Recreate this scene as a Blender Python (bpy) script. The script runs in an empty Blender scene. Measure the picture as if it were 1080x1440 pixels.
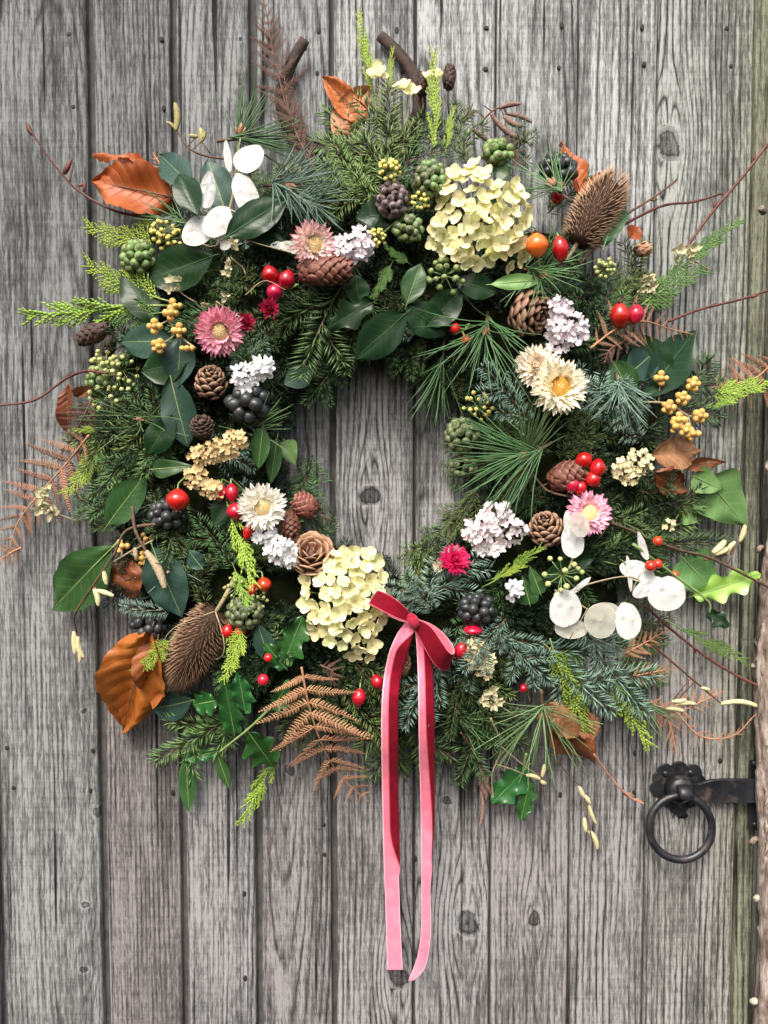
import bpy, math, random
import numpy as np
from mathutils import Vector, Matrix
R = math.radians
rng = np.random.default_rng(7)
random.seed(7)
sc = bpy.context.scene
COL = sc.collection

# ------------------------------------------------------------------ camera, sky, sun, exposure
ZC, DC, PITCH = 1.40, 1.15, R(2.9)
CAMP = Vector((0, -DC * math.cos(PITCH), ZC + DC * math.sin(PITCH)))
cam_d = bpy.data.cameras.new("camera")
cam = bpy.data.objects.new("camera", cam_d)
COL.objects.link(cam)
cam.location = CAMP
cam.rotation_euler = (math.pi / 2 - PITCH, 0, 0)
cam_d.sensor_fit = 'VERTICAL'
cam_d.angle = 2 * math.atan(0.72 / DC)
cam_d.clip_start = 0.02
cam_d.clip_end = 200
sc.camera = cam

SUN_EL, SUN_ROT = R(50), R(196)
world = bpy.data.worlds.new("World")
sc.world = world
world.use_nodes = True
wn = world.node_tree
sky = wn.nodes.new("ShaderNodeTexSky")
sky.sky_type = 'NISHITA'
sky.sun_disc = False
sky.sun_elevation = SUN_EL
sky.sun_rotation = SUN_ROT
sky.air_density = 1.0
sky.dust_density = 6.0
sky.ozone_density = 0.6
bg = wn.nodes["Background"]
wn.links.new(sky.outputs[0], bg.inputs[0])
bg.inputs[1].default_value = 0.12
sun_d = bpy.data.lights.new("sun", 'SUN')
sun_d.energy = 1.5
sun_d.angle = R(24)
sun_d.color = (1.0, 0.97, 0.93)
sun = bpy.data.objects.new("sun", sun_d)
COL.objects.link(sun)
sd = Vector((math.sin(SUN_ROT) * math.cos(SUN_EL), math.cos(SUN_ROT) * math.cos(SUN_EL), math.sin(SUN_EL)))
sun.rotation_euler = (-sd).to_track_quat('-Z', 'Y').to_euler()
sc.view_settings.view_transform = 'Standard'
sc.view_settings.look = 'None'
sc.view_settings.gamma = 1
sc.view_settings.exposure = 1.12

# ------------------------------------------------------------------ placing helpers (photo pixel + distance off the door -> point)
FPX = DC * 1000.0
AX = Vector((0, math.cos(PITCH), -math.sin(PITCH)))
UPV = Vector((0, math.sin(PITCH), math.cos(PITCH)))
def P(px, py, d=0.0):
    r = AX + Vector((1, 0, 0)) * ((px - 540) / FPX) + UPV * ((720 - py) / FPX)
    k = (-d - CAMP.y) / r.y
    return CAMP + r * k
def S(px, d=0.08):
    return px * 0.001 * (DC - d) / DC
def surf(px, py):
    rho = math.hypot(px - 530, (py - 645) / 1.02)
    t = (rho - 275) / 165
    return 0.025 + 0.08 * math.sqrt(max(0.0, 1 - t * t))
def aim(p0, p1, twist=0.0, n=Vector((0, -1, 0))):
    y = p1 - p0
    L = y.length
    y = y / L
    z = n - y * n.dot(y)
    if z.length < 1e-4: z = Vector((0, 0, 1)) - y * y.z
    z.normalize()
    x = y.cross(z)
    m = Matrix((x, y, z)).transposed().to_4x4()
    m = Matrix.Translation(p0) @ m @ Matrix.Rotation(R(twist), 4, 'Y')
    return m, L
def face(p, nx=0.0, nz=0.0, roll=0.0):
    z = Vector((nx, -1, nz)).normalized()
    x = Vector((0, 0, 1)).cross(z)
    x.normalize()
    y = z.cross(x)
    return Matrix.Translation(p) @ Matrix((x, y, z)).transposed().to_4x4() @ Matrix.Rotation(R(roll), 4, 'Z')
def A2(x): return np.asarray(x, dtype=float)

# ------------------------------------------------------------------ mesh builder (triangles only)
class MB:
    def __init__(s): s.v, s.f, s.a, s.m, s.n = [], [], [], [], 0
    def add(s, v, f, a=None, m=0):
        v = A2(v).reshape(-1, 3); f = np.asarray(f, dtype=np.int64).reshape(-1, 3)
        s.v.append(v); s.f.append(f + s.n); s.n += len(v)
        s.a.append(np.zeros((len(v), 3)) if a is None else A2(a).reshape(-1, 3))
        s.m.append(np.full(len(f), m, dtype=np.int32))
        return s
    def merge(s, o, M4=None, m=None):
        v = np.concatenate(o.v)
        if M4 is not None:
            M4 = A2(M4); v = v @ M4[:3, :3].T + M4[:3, 3]
        s.v.append(v); s.f.append(np.concatenate(o.f) + s.n); s.n += len(v)
        s.a.append(np.concatenate(o.a))
        mm = np.concatenate(o.m)
        s.m.append(mm if m is None else np.full(len(mm), m, dtype=np.int32))
    def mesh(s, name, mats, smooth=True):
        v = np.concatenate(s.v); f = np.concatenate(s.f); a = np.concatenate(s.a); mi = np.concatenate(s.m)
        me = bpy.data.meshes.new(name)
        me.vertices.add(len(v)); me.vertices.foreach_set('co', v.astype(np.float32).ravel())
        me.loops.add(3 * len(f)); me.loops.foreach_set('vertex_index', f.astype(np.int32).ravel())
        me.polygons.add(len(f)); me.polygons.foreach_set('loop_start', np.arange(0, 3 * len(f), 3, dtype=np.int32))
        at = me.attributes.new('lc', 'FLOAT_VECTOR', 'POINT')
        at.data.foreach_set('vector', a.astype(np.float32).ravel())
        if not isinstance(mats, (list, tuple)): mats = [mats]
        for q in mats: me.materials.append(q)
        if len(mats) > 1: me.polygons.foreach_set('material_index', mi)
        me.update(calc_edges=True)
        me.validate()
        if smooth: me.shade_smooth()
        else: me.shade_flat()
        return me
def gridf(nu, nv, wrap=False):
    f = []
    for j in range(nv - 1):
        for i in range(nu - (0 if wrap else 1)):
            i2 = (i + 1) % nu
            a, b, c, d = j * nu + i, j * nu + i2, (j + 1) * nu + i2, (j + 1) * nu + i
            f += [(a, b, c), (a, c, d)]
    return np.array(f)
def frames(path, up=(0, 0, 1)):
    p = A2(path); t = np.gradient(p, axis=0); t /= np.linalg.norm(t, axis=1)[:, None] + 1e-12
    up = A2(up); n = up - t * (t @ up)[:, None]
    ln = np.linalg.norm(n, axis=1)
    bad = ln < 1e-3
    if bad.any():
        alt = np.array([1.0, 0, 0]) - t * t[:, 0:1]
        n[bad] = alt[bad]; ln = np.linalg.norm(n, axis=1)
    n /= ln[:, None]
    return p, t, np.cross(t, n), n
def sweep(path, w, th=None, ns=6, up=(0, 0, 1), m=0, cap=True):
    """closed elliptical sweep along a path; lc = (round, along, 0)"""
    p, t, s, n = frames(path, up)
    N = len(p); w = np.broadcast_to(A2(w), (N,)); th = w if th is None else np.broadcast_to(A2(th), (N,))
    a = np.linspace(0, 2 * math.pi, ns, endpoint=False)
    v = p[:, None, :] + s[:, None, :] * (np.cos(a)[None, :, None] * w[:, None, None]) + n[:, None, :] * (np.sin(a)[None, :, None] * th[:, None, None])
    lc = np.zeros((N, ns, 3)); lc[:, :, 0] = np.cos(a)[None]; lc[:, :, 1] = np.linspace(0, 1, N)[:, None]; lc[:, :, 2] = np.sin(a)[None]
    f = [gridf(ns, N, True)]
    v = v.reshape(-1, 3); lc = lc.reshape(-1, 3)
    if cap:
        k = len(v)
        v = np.vstack([v, p[0], p[-1]]); lc = np.vstack([lc, [0, 0, 0], [0, 1, 0]])
        f.append(np.array([(k, (i + 1) % ns, i) for i in range(ns)]))
        o = (N - 1) * ns
        f.append(np.array([(k + 1, o + i, o + (i + 1) % ns) for i in range(ns)]))
    b = MB(); b.add(v, np.vstack(f), lc, m)
    return b
def ell(c=(0, 0, 0), r=(1, 1, 1), nu=10, nv=7):
    """ellipsoid, poles along local Y, lc.y = along"""
    v = [(c[0], c[1] - r[1], c[2])]; lc = [(0, 0, 0)]
    for j in range(1, nv):
        ph = math.pi * j / nv
        for i in range(nu):
            th = 2 * math.pi * i / nu
            v.append((c[0] + r[0] * math.sin(ph) * math.cos(th), c[1] - r[1] * math.cos(ph), c[2] + r[2] * math.sin(ph) * math.sin(th)))
            lc.append((math.cos(th), j / nv, math.sin(th)))
    v.append((c[0], c[1] + r[1], c[2])); lc.append((0, 1, 0))
    f = [(0, 1 + i, 1 + (i + 1) % nu) for i in range(nu)]
    for j in range(nv - 2):
        for i in range(nu):
            a, b = 1 + j * nu + i, 1 + j * nu + (i + 1) % nu
            f += [(a, a + nu, b + nu), (a, b + nu, b)]
    k = len(v) - 1; o = 1 + (nv - 2) * nu
    f += [(k, o + (i + 1) % nu, o + i) for i in range(nu)]
    b = MB(); b.add(v, f, lc)
    return b
def needles(b, base, dr, ln, w, nrm, m=0, bend=0.0):
    """many thin tapered needles at once"""
    base, dr, nrm = A2(base), A2(dr), A2(nrm); N = len(base); ln = np.broadcast_to(A2(ln), (N,))[:, None]
    dr = dr / np.linalg.norm(dr, axis=1)[:, None]
    nrm = nrm - dr * (dr * nrm).sum(1)[:, None]; nrm /= np.linalg.norm(nrm, axis=1)[:, None] + 1e-9
    sd_ = np.cross(dr, nrm)
    mid = base + dr * ln * 0.5 + nrm * ln * bend * 0.5
    tip = base + dr * ln
    v = np.stack([base, mid + sd_ * w, mid - sd_ * w, mid + nrm * w * 0.7, tip], 1).reshape(-1, 3)
    T = np.array([(0, 1, 3), (0, 3, 2), (0, 2, 1), (4, 3, 1), (4, 2, 3), (4, 1, 2)])
    f = (T[None] + (np.arange(N) * 5)[:, None, None]).reshape(-1, 3)
    lc = np.tile(A2([(0, 0, 0), (1, .5, 0), (-1, .5, 0), (0, .5, 1), (0, 1, 0)]), (N, 1))
    b.add(v, f, lc, m)
def noise1(n, k, amp):
    """smooth 1-D wobble"""
    x = np.linspace(0, 1, n); y = np.zeros(n)
    for i in range(1, k + 1):
        y += np.sin(2 * math.pi * (i * x + rng.random())) * rng.normal() / i
    return y * amp

# ------------------------------------------------------------------ things, parts
USED = {}
def setp(o, label=None, cat=None, group=None, kind=None):
    if label:
        assert label not in USED or group, "label used twice: " + label
        USED[label] = 1; o['label'] = label
    if cat: o['category'] = cat
    if group: o['group'] = group
    if kind: o['kind'] = kind
    return o
def thing(name, label, cat, mw=None, group=None, scale=1.0):
    o = bpy.data.objects.new(name, None); COL.objects.link(o)
    o.empty_display_size = 0.02
    if mw is not None: o.matrix_world = mw @ Matrix.Scale(scale, 4)
    return setp(o, label, cat, group)
def part(name, me, parent, ml=None, kind=None, label=None):
    o = bpy.data.objects.new(name, me); COL.objects.link(o); o.parent = parent
    if ml is not None: o.matrix_basis = ml
    if kind: o['kind'] = kind
    if label: o['label'] = label
    return o
def TRS(loc=(0, 0, 0), rot=None, s=1.0):
    m = Matrix.Translation(loc)
    if rot is not None: m = m @ rot.to_4x4()
    return m @ Matrix.Diagonal((s, s, s, 1) if not hasattr(s, '__len__') else (*s, 1))
def basis(y, z):
    y = Vector(y).normalized(); z = Vector(z); z = z - y * z.dot(y)
    if z.length < 1e-5: z = Vector((0.3, 0.2, 1)) - y * y.dot(Vector((0.3, 0.2, 1)))
    z.normalize(); return Matrix((y.cross(z), y, z)).transposed()

# ------------------------------------------------------------------ materials
class NT:
    def __init__(s, name):
        s.m = bpy.data.materials.new(name); s.m.use_nodes = True; s.t = s.m.node_tree
        s.p = s.t.nodes["Principled BSDF"]; s.out = s.t.nodes["Material Output"]
    def n(s, typ, **kw):
        o = s.t.nodes.new(typ)
        for k, v in kw.items(): setattr(o, k, v)
        return o
    def l(s, a, b): s.t.links.new(a, b)
    def setin(s, sock, v):
        if hasattr(v, 'is_output') or isinstance(v, bpy.types.NodeSocket): s.l(v, sock)
        else: sock.default_value = v
    def math(s, op, a, b=0.0, c=0.0, clamp=False):
        o = s.n('ShaderNodeMath', operation=op, use_clamp=clamp)
        s.setin(o.inputs[0], a); s.setin(o.inputs[1], b); s.setin(o.inputs[2], c)
        return o.outputs[0]
    def mix(s, f, a, b, mode='MIX'):
        o = s.n('ShaderNodeMix', data_type='RGBA', blend_type=mode)
        c4 = lambda c: (*c, 1) if isinstance(c, (tuple, list)) and len(c) == 3 else c
        s.setin(o.inputs[0], f); s.setin(o.inputs[6], c4(a)); s.setin(o.inputs[7], c4(b))
        return o.outputs[2]
    def noise(s, vec, scale, detail=3, rough=0.55, dist=0.0, d3='3D'):
        o = s.n('ShaderNodeTexNoise', noise_dimensions=d3); s.setin(o.inputs['Vector'], vec)
        o.inputs['Scale'].default_value = scale; o.inputs['Detail'].default_value = detail
        o.inputs['Roughness'].default_value = rough; o.inputs['Distortion'].default_value = dist
        return o.outputs[0]
    def ramp(s, f, pts):
        o = s.n('ShaderNodeValToRGB'); s.setin(o.inputs[0], f); e = o.color_ramp.elements
        while len(e) < len(pts): e.new(0.5)
        for q, (p, c) in zip(e, pts): q.position = p; q.color = (*c, 1) if hasattr(c, '__len__') else (c, c, c, 1)
        return o.outputs[0]
    def mapr(s, f, a, b, c=0.0, d=1.0):
        o = s.n('ShaderNodeMapRange'); s.setin(o.inputs[0], f)
        for i, v in zip((1, 2, 3, 4), (a, b, c, d)): o.inputs[i].default_value = v
        return o.outputs[0]
    def attr(s, name='lc'):
        o = s.n('ShaderNodeAttribute', attribute_name=name)
        x = s.n('ShaderNodeSeparateXYZ'); s.l(o.outputs['Vector'], x.inputs[0]); return x.outputs, o
    def coords(s): return s.n('ShaderNodeTexCoord').outputs['Object']
    def vscale(s, v, sc_):
        o = s.n('ShaderNodeVectorMath', operation='MULTIPLY'); s.setin(o.inputs[0], v); o.inputs[1].default_value = sc_; return o.outputs[0]
    def bump(s, h, strength, dist=0.001, normal=None):
        o = s.n('ShaderNodeBump'); s.setin(o.inputs['Height'], h); o.inputs['Strength'].default_value = strength
        o.inputs['Distance'].default_value = dist
        if normal is not None: s.l(normal, o.inputs['Normal'])
        return o.outputs[0]
    def rnd(s): return s.n('ShaderNodeObjectInfo').outputs['Random']
def org(name, c1, c2, scale=60, rough=0.6, bump=0.0, var=0.3, hue=0.02, grad=None, spec=0.4, coat=0.0, trans=0.0, tcol=None,
        sheen=0.0, clear=0.0, seed=None, edge=None, sheen_col=(1, 1, 1), vein=None, lat=0, bscale=None, metal=0.0, spots=None, vstr=0.6):
    """one organic material: noise between two colours, per-object variation, optional gradient along the piece and leaf veins"""
    k = NT(name); co = k.coords()
    nz = k.noise(co, scale, 4)
    base = k.mix(k.mapr(nz, 0.3, 0.7), c1, c2)
    (ax, ay, az), _ = k.attr()
    if grad: base = k.mix(k.ramp(ay, grad[1]), base, (*grad[0],)) if grad[0] else k.mix(0.75, base, k.ramp(ay, grad[1]))
    if seed: base = k.mix(k.math('MULTIPLY', az, .5, clamp=True), base, seed)
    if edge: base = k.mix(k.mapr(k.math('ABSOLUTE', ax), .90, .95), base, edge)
    h = nz
    if vein:
        au = k.math('ABSOLUTE', ax)
        mid = k.mapr(au, 0.0, 0.075, 1, 0)
        ph = k.math('FRACT', k.math('ADD', k.math('MULTIPLY', ay, lat), k.math('MULTIPLY', au, -lat * 0.22)))
        ph = k.math('ABSOLUTE', k.math('SUBTRACT', ph, 0.5))
        ln_ = k.math('MULTIPLY', k.mapr(ph, 0.0, 0.09, 1, 0), k.mapr(au, 0.15, 0.95, 0.55, 0.1))
        vf = k.math('MULTIPLY', k.math('MAXIMUM', mid, ln_), vstr)
        base = k.mix(vf, base, vein)
        h = k.math('ADD', k.math('MULTIPLY', nz, 0.5), k.math('MULTIPLY', ln_, -0.8))
    if spots:
        base = k.mix(k.mapr(k.noise(co, 240, 4, .65), 0.60, 0.70, 0, spots[1]), base, spots[0])
        base = k.mix(k.mapr(k.noise(co, 22, 3, .6), 0.45, 0.75, 0, spots[1]), base, spots[0])
    r = k.rnd()
    hs = k.n('ShaderNodeHueSaturation')
    k.l(base, hs.inputs['Color'])
    k.l(k.mapr(r, 0, 1, 1 - var, 1 + var), hs.inputs['Value'])
    k.l(k.mapr(k.math('FRACT', k.math('MULTIPLY', r, 7.31)), 0, 1, 0.5 - hue, 0.5 + hue), hs.inputs['Hue'])
    base = hs.outputs[0]
    k.l(base, k.p.inputs['Base Color'])
    k.l(k.mapr(nz, 0.2, 0.8, max(0.05, rough - 0.1), min(1, rough + 0.1)), k.p.inputs['Roughness'])
    k.p.inputs['Specular IOR Level'].default_value = spec
    k.p.inputs['Coat Weight'].default_value = coat
    k.p.inputs['Coat Roughness'].default_value = 0.12
    k.p.inputs['Metallic'].default_value = metal
    if sheen:
        k.p.inputs['Sheen Weight'].default_value = sheen; k.p.inputs['Sheen Tint'].default_value = (*sheen_col, 1); k.p.inputs['Sheen Roughness'].default_value = 0.4
    if bump:
        bs = k.noise(co, bscale or scale * 3, 4) if not vein else h
        k.l(k.bump(bs, bump, 0.0015), k.p.inputs['Normal'])
    if trans:
        tr = k.n('ShaderNodeBsdfTranslucent'); mx = k.n('ShaderNodeMixShader')
        if tcol: tr.inputs[0].default_value = (*tcol, 1)
        else: k.l(base, tr.inputs[0])
        mx.inputs[0].default_value = trans
        k.l(k.p.outputs[0], mx.inputs[1]); k.l(tr.outputs[0], mx.inputs[2]); k.l(mx.outputs[0], k.out.inputs['Surface'])
    if clear:
        src = k.out.inputs['Surface'].links[0].from_socket; tp = k.n('ShaderNodeBsdfTransparent'); mx = k.n('ShaderNodeMixShader'); k.l(k.mapr(nz, .3, .7, clear * .6, clear * 1.4), mx.inputs[0])
        k.l(src, mx.inputs[1]); k.l(tp.outputs[0], mx.inputs[2]); k.l(mx.outputs[0], k.out.inputs['Surface'])
    return k.m

def wood_material(name, green=0.0):
    k = NT(name); co = k.coords()
    (rr, kn, tone), _ = k.attr()
    tc = k.n('ShaderNodeAttribute', attribute_name='tint')
    wob = k.noise(k.vscale(co, (1, 1, 0.14)), 26, 3, 0.6)
    rw = k.math('ADD', rr, k.math('MULTIPLY', k.math('SUBTRACT', wob, 0.5), 1.5))
    fr = k.math('FRACT', rw)
    prof = k.ramp(fr, [(0.0, 0.56), (0.30, 0.80), (0.62, 0.64), (0.78, 0.28), (0.87, 0.05), (0.95, 0.36), (1.0, 0.56)])
    # how strongly each ring shows varies along and across the board
    sel = k.math('MULTIPLY', k.mapr(k.noise(k.vscale(co, (1, 1, 0.07)), 45, 2), 0.36, 0.62, 0.15, 1.0), kn)
    prof = k.math('ADD', k.math('MULTIPLY', k.math('SUBTRACT', prof, 0.55), sel), 0.55)
    fib = k.noise(k.vscale(co, (1, 1, 0.03)), 260, 5, 0.72)
    fib2 = k.noise(k.vscale(co, (1, 1, 0.10)), 900, 3, 0.7)
    spk = k.noise(k.vscale(co, (1, 1, 0.16)), 360, 4, 0.75)
    saw = k.noise(k.vscale(co, (0.04, 1, 1.0)), 190, 3, 0.6)
    big = k.noise(k.vscale(co, (1, 1, 0.22)), 14, 5, 0.65)
    crack = k.noise(k.vscale(co, (1, 1, 0.022)), 75, 2, 0.5, 0.2)
    crk = k.mapr(crack, 0.668, 0.70, 0, 1)
    v = k.math('MULTIPLY', prof, k.mapr(fib, 0.30, 0.70, 0.42, 1.55))
    v = k.math('MULTIPLY', v, k.mapr(fib2, 0.3, 0.7, 0.80, 1.2))
    v = k.math('MULTIPLY', v, k.mapr(spk, 0.32, 0.68, 0.55, 1.5))
    v = k.math('MULTIPLY', v, k.mapr(saw, 0.3, 0.7, 0.88, 1.1))
    v = k.math('MULTIPLY', v, k.mapr(big, 0.33, 0.67, 0.55, 1.35))
    v = k.math('MULTIPLY', v, k.mapr(crk, 0, 1, 1.0, 0.22))
    v = k.math('MULTIPLY', v, k.ramp(k.math('MULTIPLY', k.math('ADD', tone, k.math('MULTIPLY', k.math('SUBTRACT', k.noise(co, 130, 4, .6), .5), .9)), 0.5), [(0.0, 0.14), (0.20, 0.42), (0.38, 0.40), (0.47, 0.22), (0.56, 0.72), (0.66, 0.92), (0.95, 0.66)]))
    v = k.math('MULTIPLY', k.math('POWER', v, 1.42), 2.5)
    col = k.mix(1.0, k.mix(v, (0.0, 0.0, 0.0), (0.885, 0.920, 0.942)), tc.outputs['Color'], 'MULTIPLY')
    # light silvery specks of weathered fibre
    wsp = k.mapr(k.noise(k.vscale(co, (1, 1, 0.3)), 330, 3, 0.7), 0.68, 0.76, 0, 0.45)
    col = k.mix(wsp, col, (0.50, 0.50, 0.49))
    k.l(col, k.p.inputs['Base Color'])
    k.p.inputs['Roughness'].default_value = 0.85
    k.p.inputs['Specular IOR Level'].default_value = 0.25
    h = k.math('ADD', k.math('MULTIPLY', prof, 0.9), k.math('ADD', k.math('MULTIPLY', fib, 0.7), k.math('MULTIPLY', spk, 0.5)))
    h = k.math('SUBTRACT', h, k.math('MULTIPLY', crk, 1.5))
    k.l(k.bump(h, 0.9, 0.0016), k.p.inputs['Normal'])
    return k.m

def iron_material():
    k = NT("black_iron"); co = k.coords()
    nz = k.noise(co, 90, 4); n2 = k.noise(co, 14, 3)
    col = k.mix(k.mapr(n2, 0.4, 0.75), (0.008, 0.009, 0.011), (0.024, 0.027, 0.032))
    col = k.mix(k.mapr(k.noise(co, 45, 5), 0.56, 0.72, 0, 0.7), col, (0.085, 0.062, 0.05))
    k.l(col, k.p.inputs['Base Color'])
    k.l(k.mapr(nz, 0.3, 0.7, 0.28, 0.5), k.p.inputs['Roughness'])
    k.p.inputs['Specular IOR Level'].default_value = 0.5
    k.l(k.bump(k.noise(co, 130, 4), 0.6, 0.0010), k.p.inputs['Normal'])
    return k.m

MW = wood_material("weathered_board_wood")
M_dark = org("dark_backing_wood", (0.045, 0.044, 0.042), (0.11, 0.107, 0.103), 60, 0.9, 0.3, 0.1, 0)
M_nail = org("old_nail_iron", (0.010, 0.009, 0.008), (0.03, 0.025, 0.02), 300, 0.7, 0.2, 0.3, 0)
M_iron = iron_material()
M_rust = org("rusted_horseshoe_iron", (0.022, 0.013, 0.010), (0.075, 0.046, 0.036), 110, 0.75, 0.6, 0.05, 0.0, bscale=200)
def bark_material():
    k = NT("vine_bark"); co = k.coords()
    a = k.noise(k.vscale(co, (1, 1, .22)), 110, 5, .7); b_ = k.noise(k.vscale(co, (1, 1, .5)), 28, 4, .6)
    col = k.ramp(k.math('ADD', k.math('MULTIPLY', a, .65), k.math('MULTIPLY', b_, .35)), [(.36, (.02, .014, .011)), (.44, (.13, .095, .075)), (.52, (.28, .22, .185)), (.62, (.48, .44, .40))])
    k.l(col, k.p.inputs['Base Color']); k.p.inputs['Roughness'].default_value = .9
    k.l(k.bump(a, 1.0, .004), k.p.inputs['Normal'])
    return k.m
M_bark = bark_material()
M_barkpale = org("pale_peeling_bark", (0.14, 0.10, 0.075), (0.36, 0.31, 0.26), 120, 0.85, 0.5, 0.2, 0.01)
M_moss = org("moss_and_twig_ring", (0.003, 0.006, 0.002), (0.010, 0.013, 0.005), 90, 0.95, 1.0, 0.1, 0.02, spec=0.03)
FIRG = ((0.0, (0, 0, 0)), (0.5, (0.2, 0.2, 0.2)), (1.0, (0.7, 0.7, 0.7)))
M_fir = {
    'dark': org("fir_needles_dark", (0.048, 0.105, 0.036), (0.10, 0.185, 0.062), 50, 0.33, 0, 0.35, 0.02, grad=((0.15, 0.24, 0.10), FIRG), trans=0.12),
    'mid': org("fir_needles_mid", (0.085, 0.15, 0.040), (0.15, 0.245, 0.07), 50, 0.33, 0, 0.3, 0.02, grad=((0.20, 0.29, 0.11), FIRG), trans=0.12),
    'blue': org("fir_needles_blue", (0.085, 0.18, 0.125), (0.18, 0.31, 0.235), 50, 0.4, 0, 0.25, 0.015, grad=((0.38, 0.50, 0.43), FIRG), trans=0.1),
}
M_pine = {
    'green': org("pine_needles_green", (0.070, 0.15, 0.055), (0.13, 0.23, 0.095), 30, 0.32, 0, 0.3, 0.02, trans=0.1),
    'blue': org("pine_needles_bluish", (0.13, 0.22, 0.17), (0.22, 0.33, 0.26), 30, 0.36, 0, 0.25, 0.02, trans=0.1),
}
M_stem = org("brown_twig", (0.065, 0.036, 0.022), (0.16, 0.10, 0.06), 140, 0.75, 0.4, 0.25, 0.01)
M_redstem = org("reddish_twig", (0.075, 0.022, 0.018), (0.17, 0.06, 0.045), 140, 0.6, 0.4, 0.2, 0.01)
M_greenstem = org("green_stalk", (0.15, 0.24, 0.07), (0.25, 0.33, 0.12), 90, 0.5, 0.1, 0.2, 0.01)
M_tanstem = org("tan_stalk", (0.26, 0.21, 0.12), (0.40, 0.33, 0.20), 120, 0.7, 0.2, 0.2, 0.01)
M_cyp = {
    'lime': org("cypress_lime", (0.22, 0.36, 0.045), (0.40, 0.54, 0.08), 60, 0.5, 0, 0.15, 0.015, trans=0.15),
    'green': org("cypress_green", (0.070, 0.15, 0.035), (0.15, 0.25, 0.06), 60, 0.5, 0, 0.2, 0.015, trans=0.15),
}
def leafm(name, c1, c2, vein, rough, lat=9, spots=None, coat=0.0, trans=0.1, bump=0.25, var=0.2, hue=0.015, vstr=0.6, spec=0.5, scale=25):
    return org(name, c1, c2, scale, rough, bump, var, hue, spots=spots, vein=vein, lat=lat, coat=coat, trans=trans, vstr=vstr, spec=spec)
M_leaf = {
    'dark': leafm("evergreen_leaf_dark", (0.008, 0.026, 0.010), (0.018, 0.046, 0.018), (0.07, 0.13, 0.05), 0.3, coat=0.07, trans=0.05, vstr=0.5, spec=0.16),
    'blue': leafm("evergreen_leaf_bluish", (0.020, 0.052, 0.036), (0.045, 0.092, 0.068), (0.14, 0.21, 0.15), 0.4, spots=((.012, .035, .022), .4), coat=0.04, vstr=0.5, spec=0.2),
    'green': leafm("evergreen_leaf_green", (0.024, 0.068, 0.019), (0.045, 0.108, 0.034), (0.16, 0.26, 0.09), 0.38, coat=0.06, vstr=0.55, spec=0.3),
    'light': leafm("ivy_leaf_light", (0.13, 0.28, 0.085), (0.19, 0.36, 0.12), (0.38, 0.52, 0.27), 0.45, spots=((.10, .24, .07), .35), lat=5, trans=0.2, vstr=0.6),
    'holly': leafm("holly_leaf_glossy", (0.018, 0.085, 0.020), (0.035, 0.13, 0.032), (0.14, 0.28, 0.09), 0.22, coat=0.2, trans=0.06, vstr=0.5, spec=0.25),
    'hollylight': leafm("holly_leaf_light", (0.22, 0.46, 0.07), (0.32, 0.58, 0.12), (0.5, 0.7, 0.3), 0.35, coat=0.2, trans=0.2, vstr=0.4),
    'beech': leafm("beech_leaf_rust", (0.24, 0.060, 0.014), (0.38, 0.115, 0.03), (0.16, 0.05, 0.02), 0.5, lat=8, spots=((.10, .035, .015), .55), trans=0.15, bump=0.6, hue=0.01, vstr=0.5, scale=40),
    'orange': leafm("beech_leaf_orange", (0.34, 0.080, 0.012), (0.50, 0.15, 0.03), (0.22, 0.06, 0.015), 0.5, lat=8, spots=((.15, .045, .015), .55), trans=0.15, bump=0.8, hue=0.008, vstr=0.6, scale=40),
    'tan': leafm("beech_leaf_tan", (0.34, 0.15, 0.065), (0.48, 0.24, 0.12), (0.24, 0.10, 0.05), 0.55, lat=8, spots=((.16, .07, .035), .5), trans=0.15, bump=0.6, hue=0.008, vstr=0.5, scale=50),
    'brown': leafm("beech_leaf_brown", (0.15, 0.045, 0.014), (0.26, 0.09, 0.03), (0.14, 0.05, 0.02), 0.42, lat=8, trans=0.1, bump=0.8, hue=0.008, vstr=0.5, scale=50),
}
M_hyd = org("hydrangea_petal", (0.86, 0.82, 0.42), (0.94, 0.91, 0.60), 45, 0.55, 0.1, 0.14, 0.022, grad=((0.62, 0.60, 0.24), ((0, (0.7, 0.7, 0.7)), (0.4, (0, 0, 0)), (.93, (0, 0, 0)), (1, (.45, .45, .45)))), trans=0.22, vein=(.60, .60, .26), lat=5, vstr=.4)
M_hydc = org("hydrangea_eye", (0.45, 0.45, 0.15), (0.35, 0.30, 0.12), 60, 0.6, 0, 0.2, 0.01)
def petalm(name, ramp, var=0.06): return org(name, ramp[0][1], ramp[-1][1], 60, 0.45, 0, var, 0.008, grad=(None, ramp), trans=0.18, spec=0.4)
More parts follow.
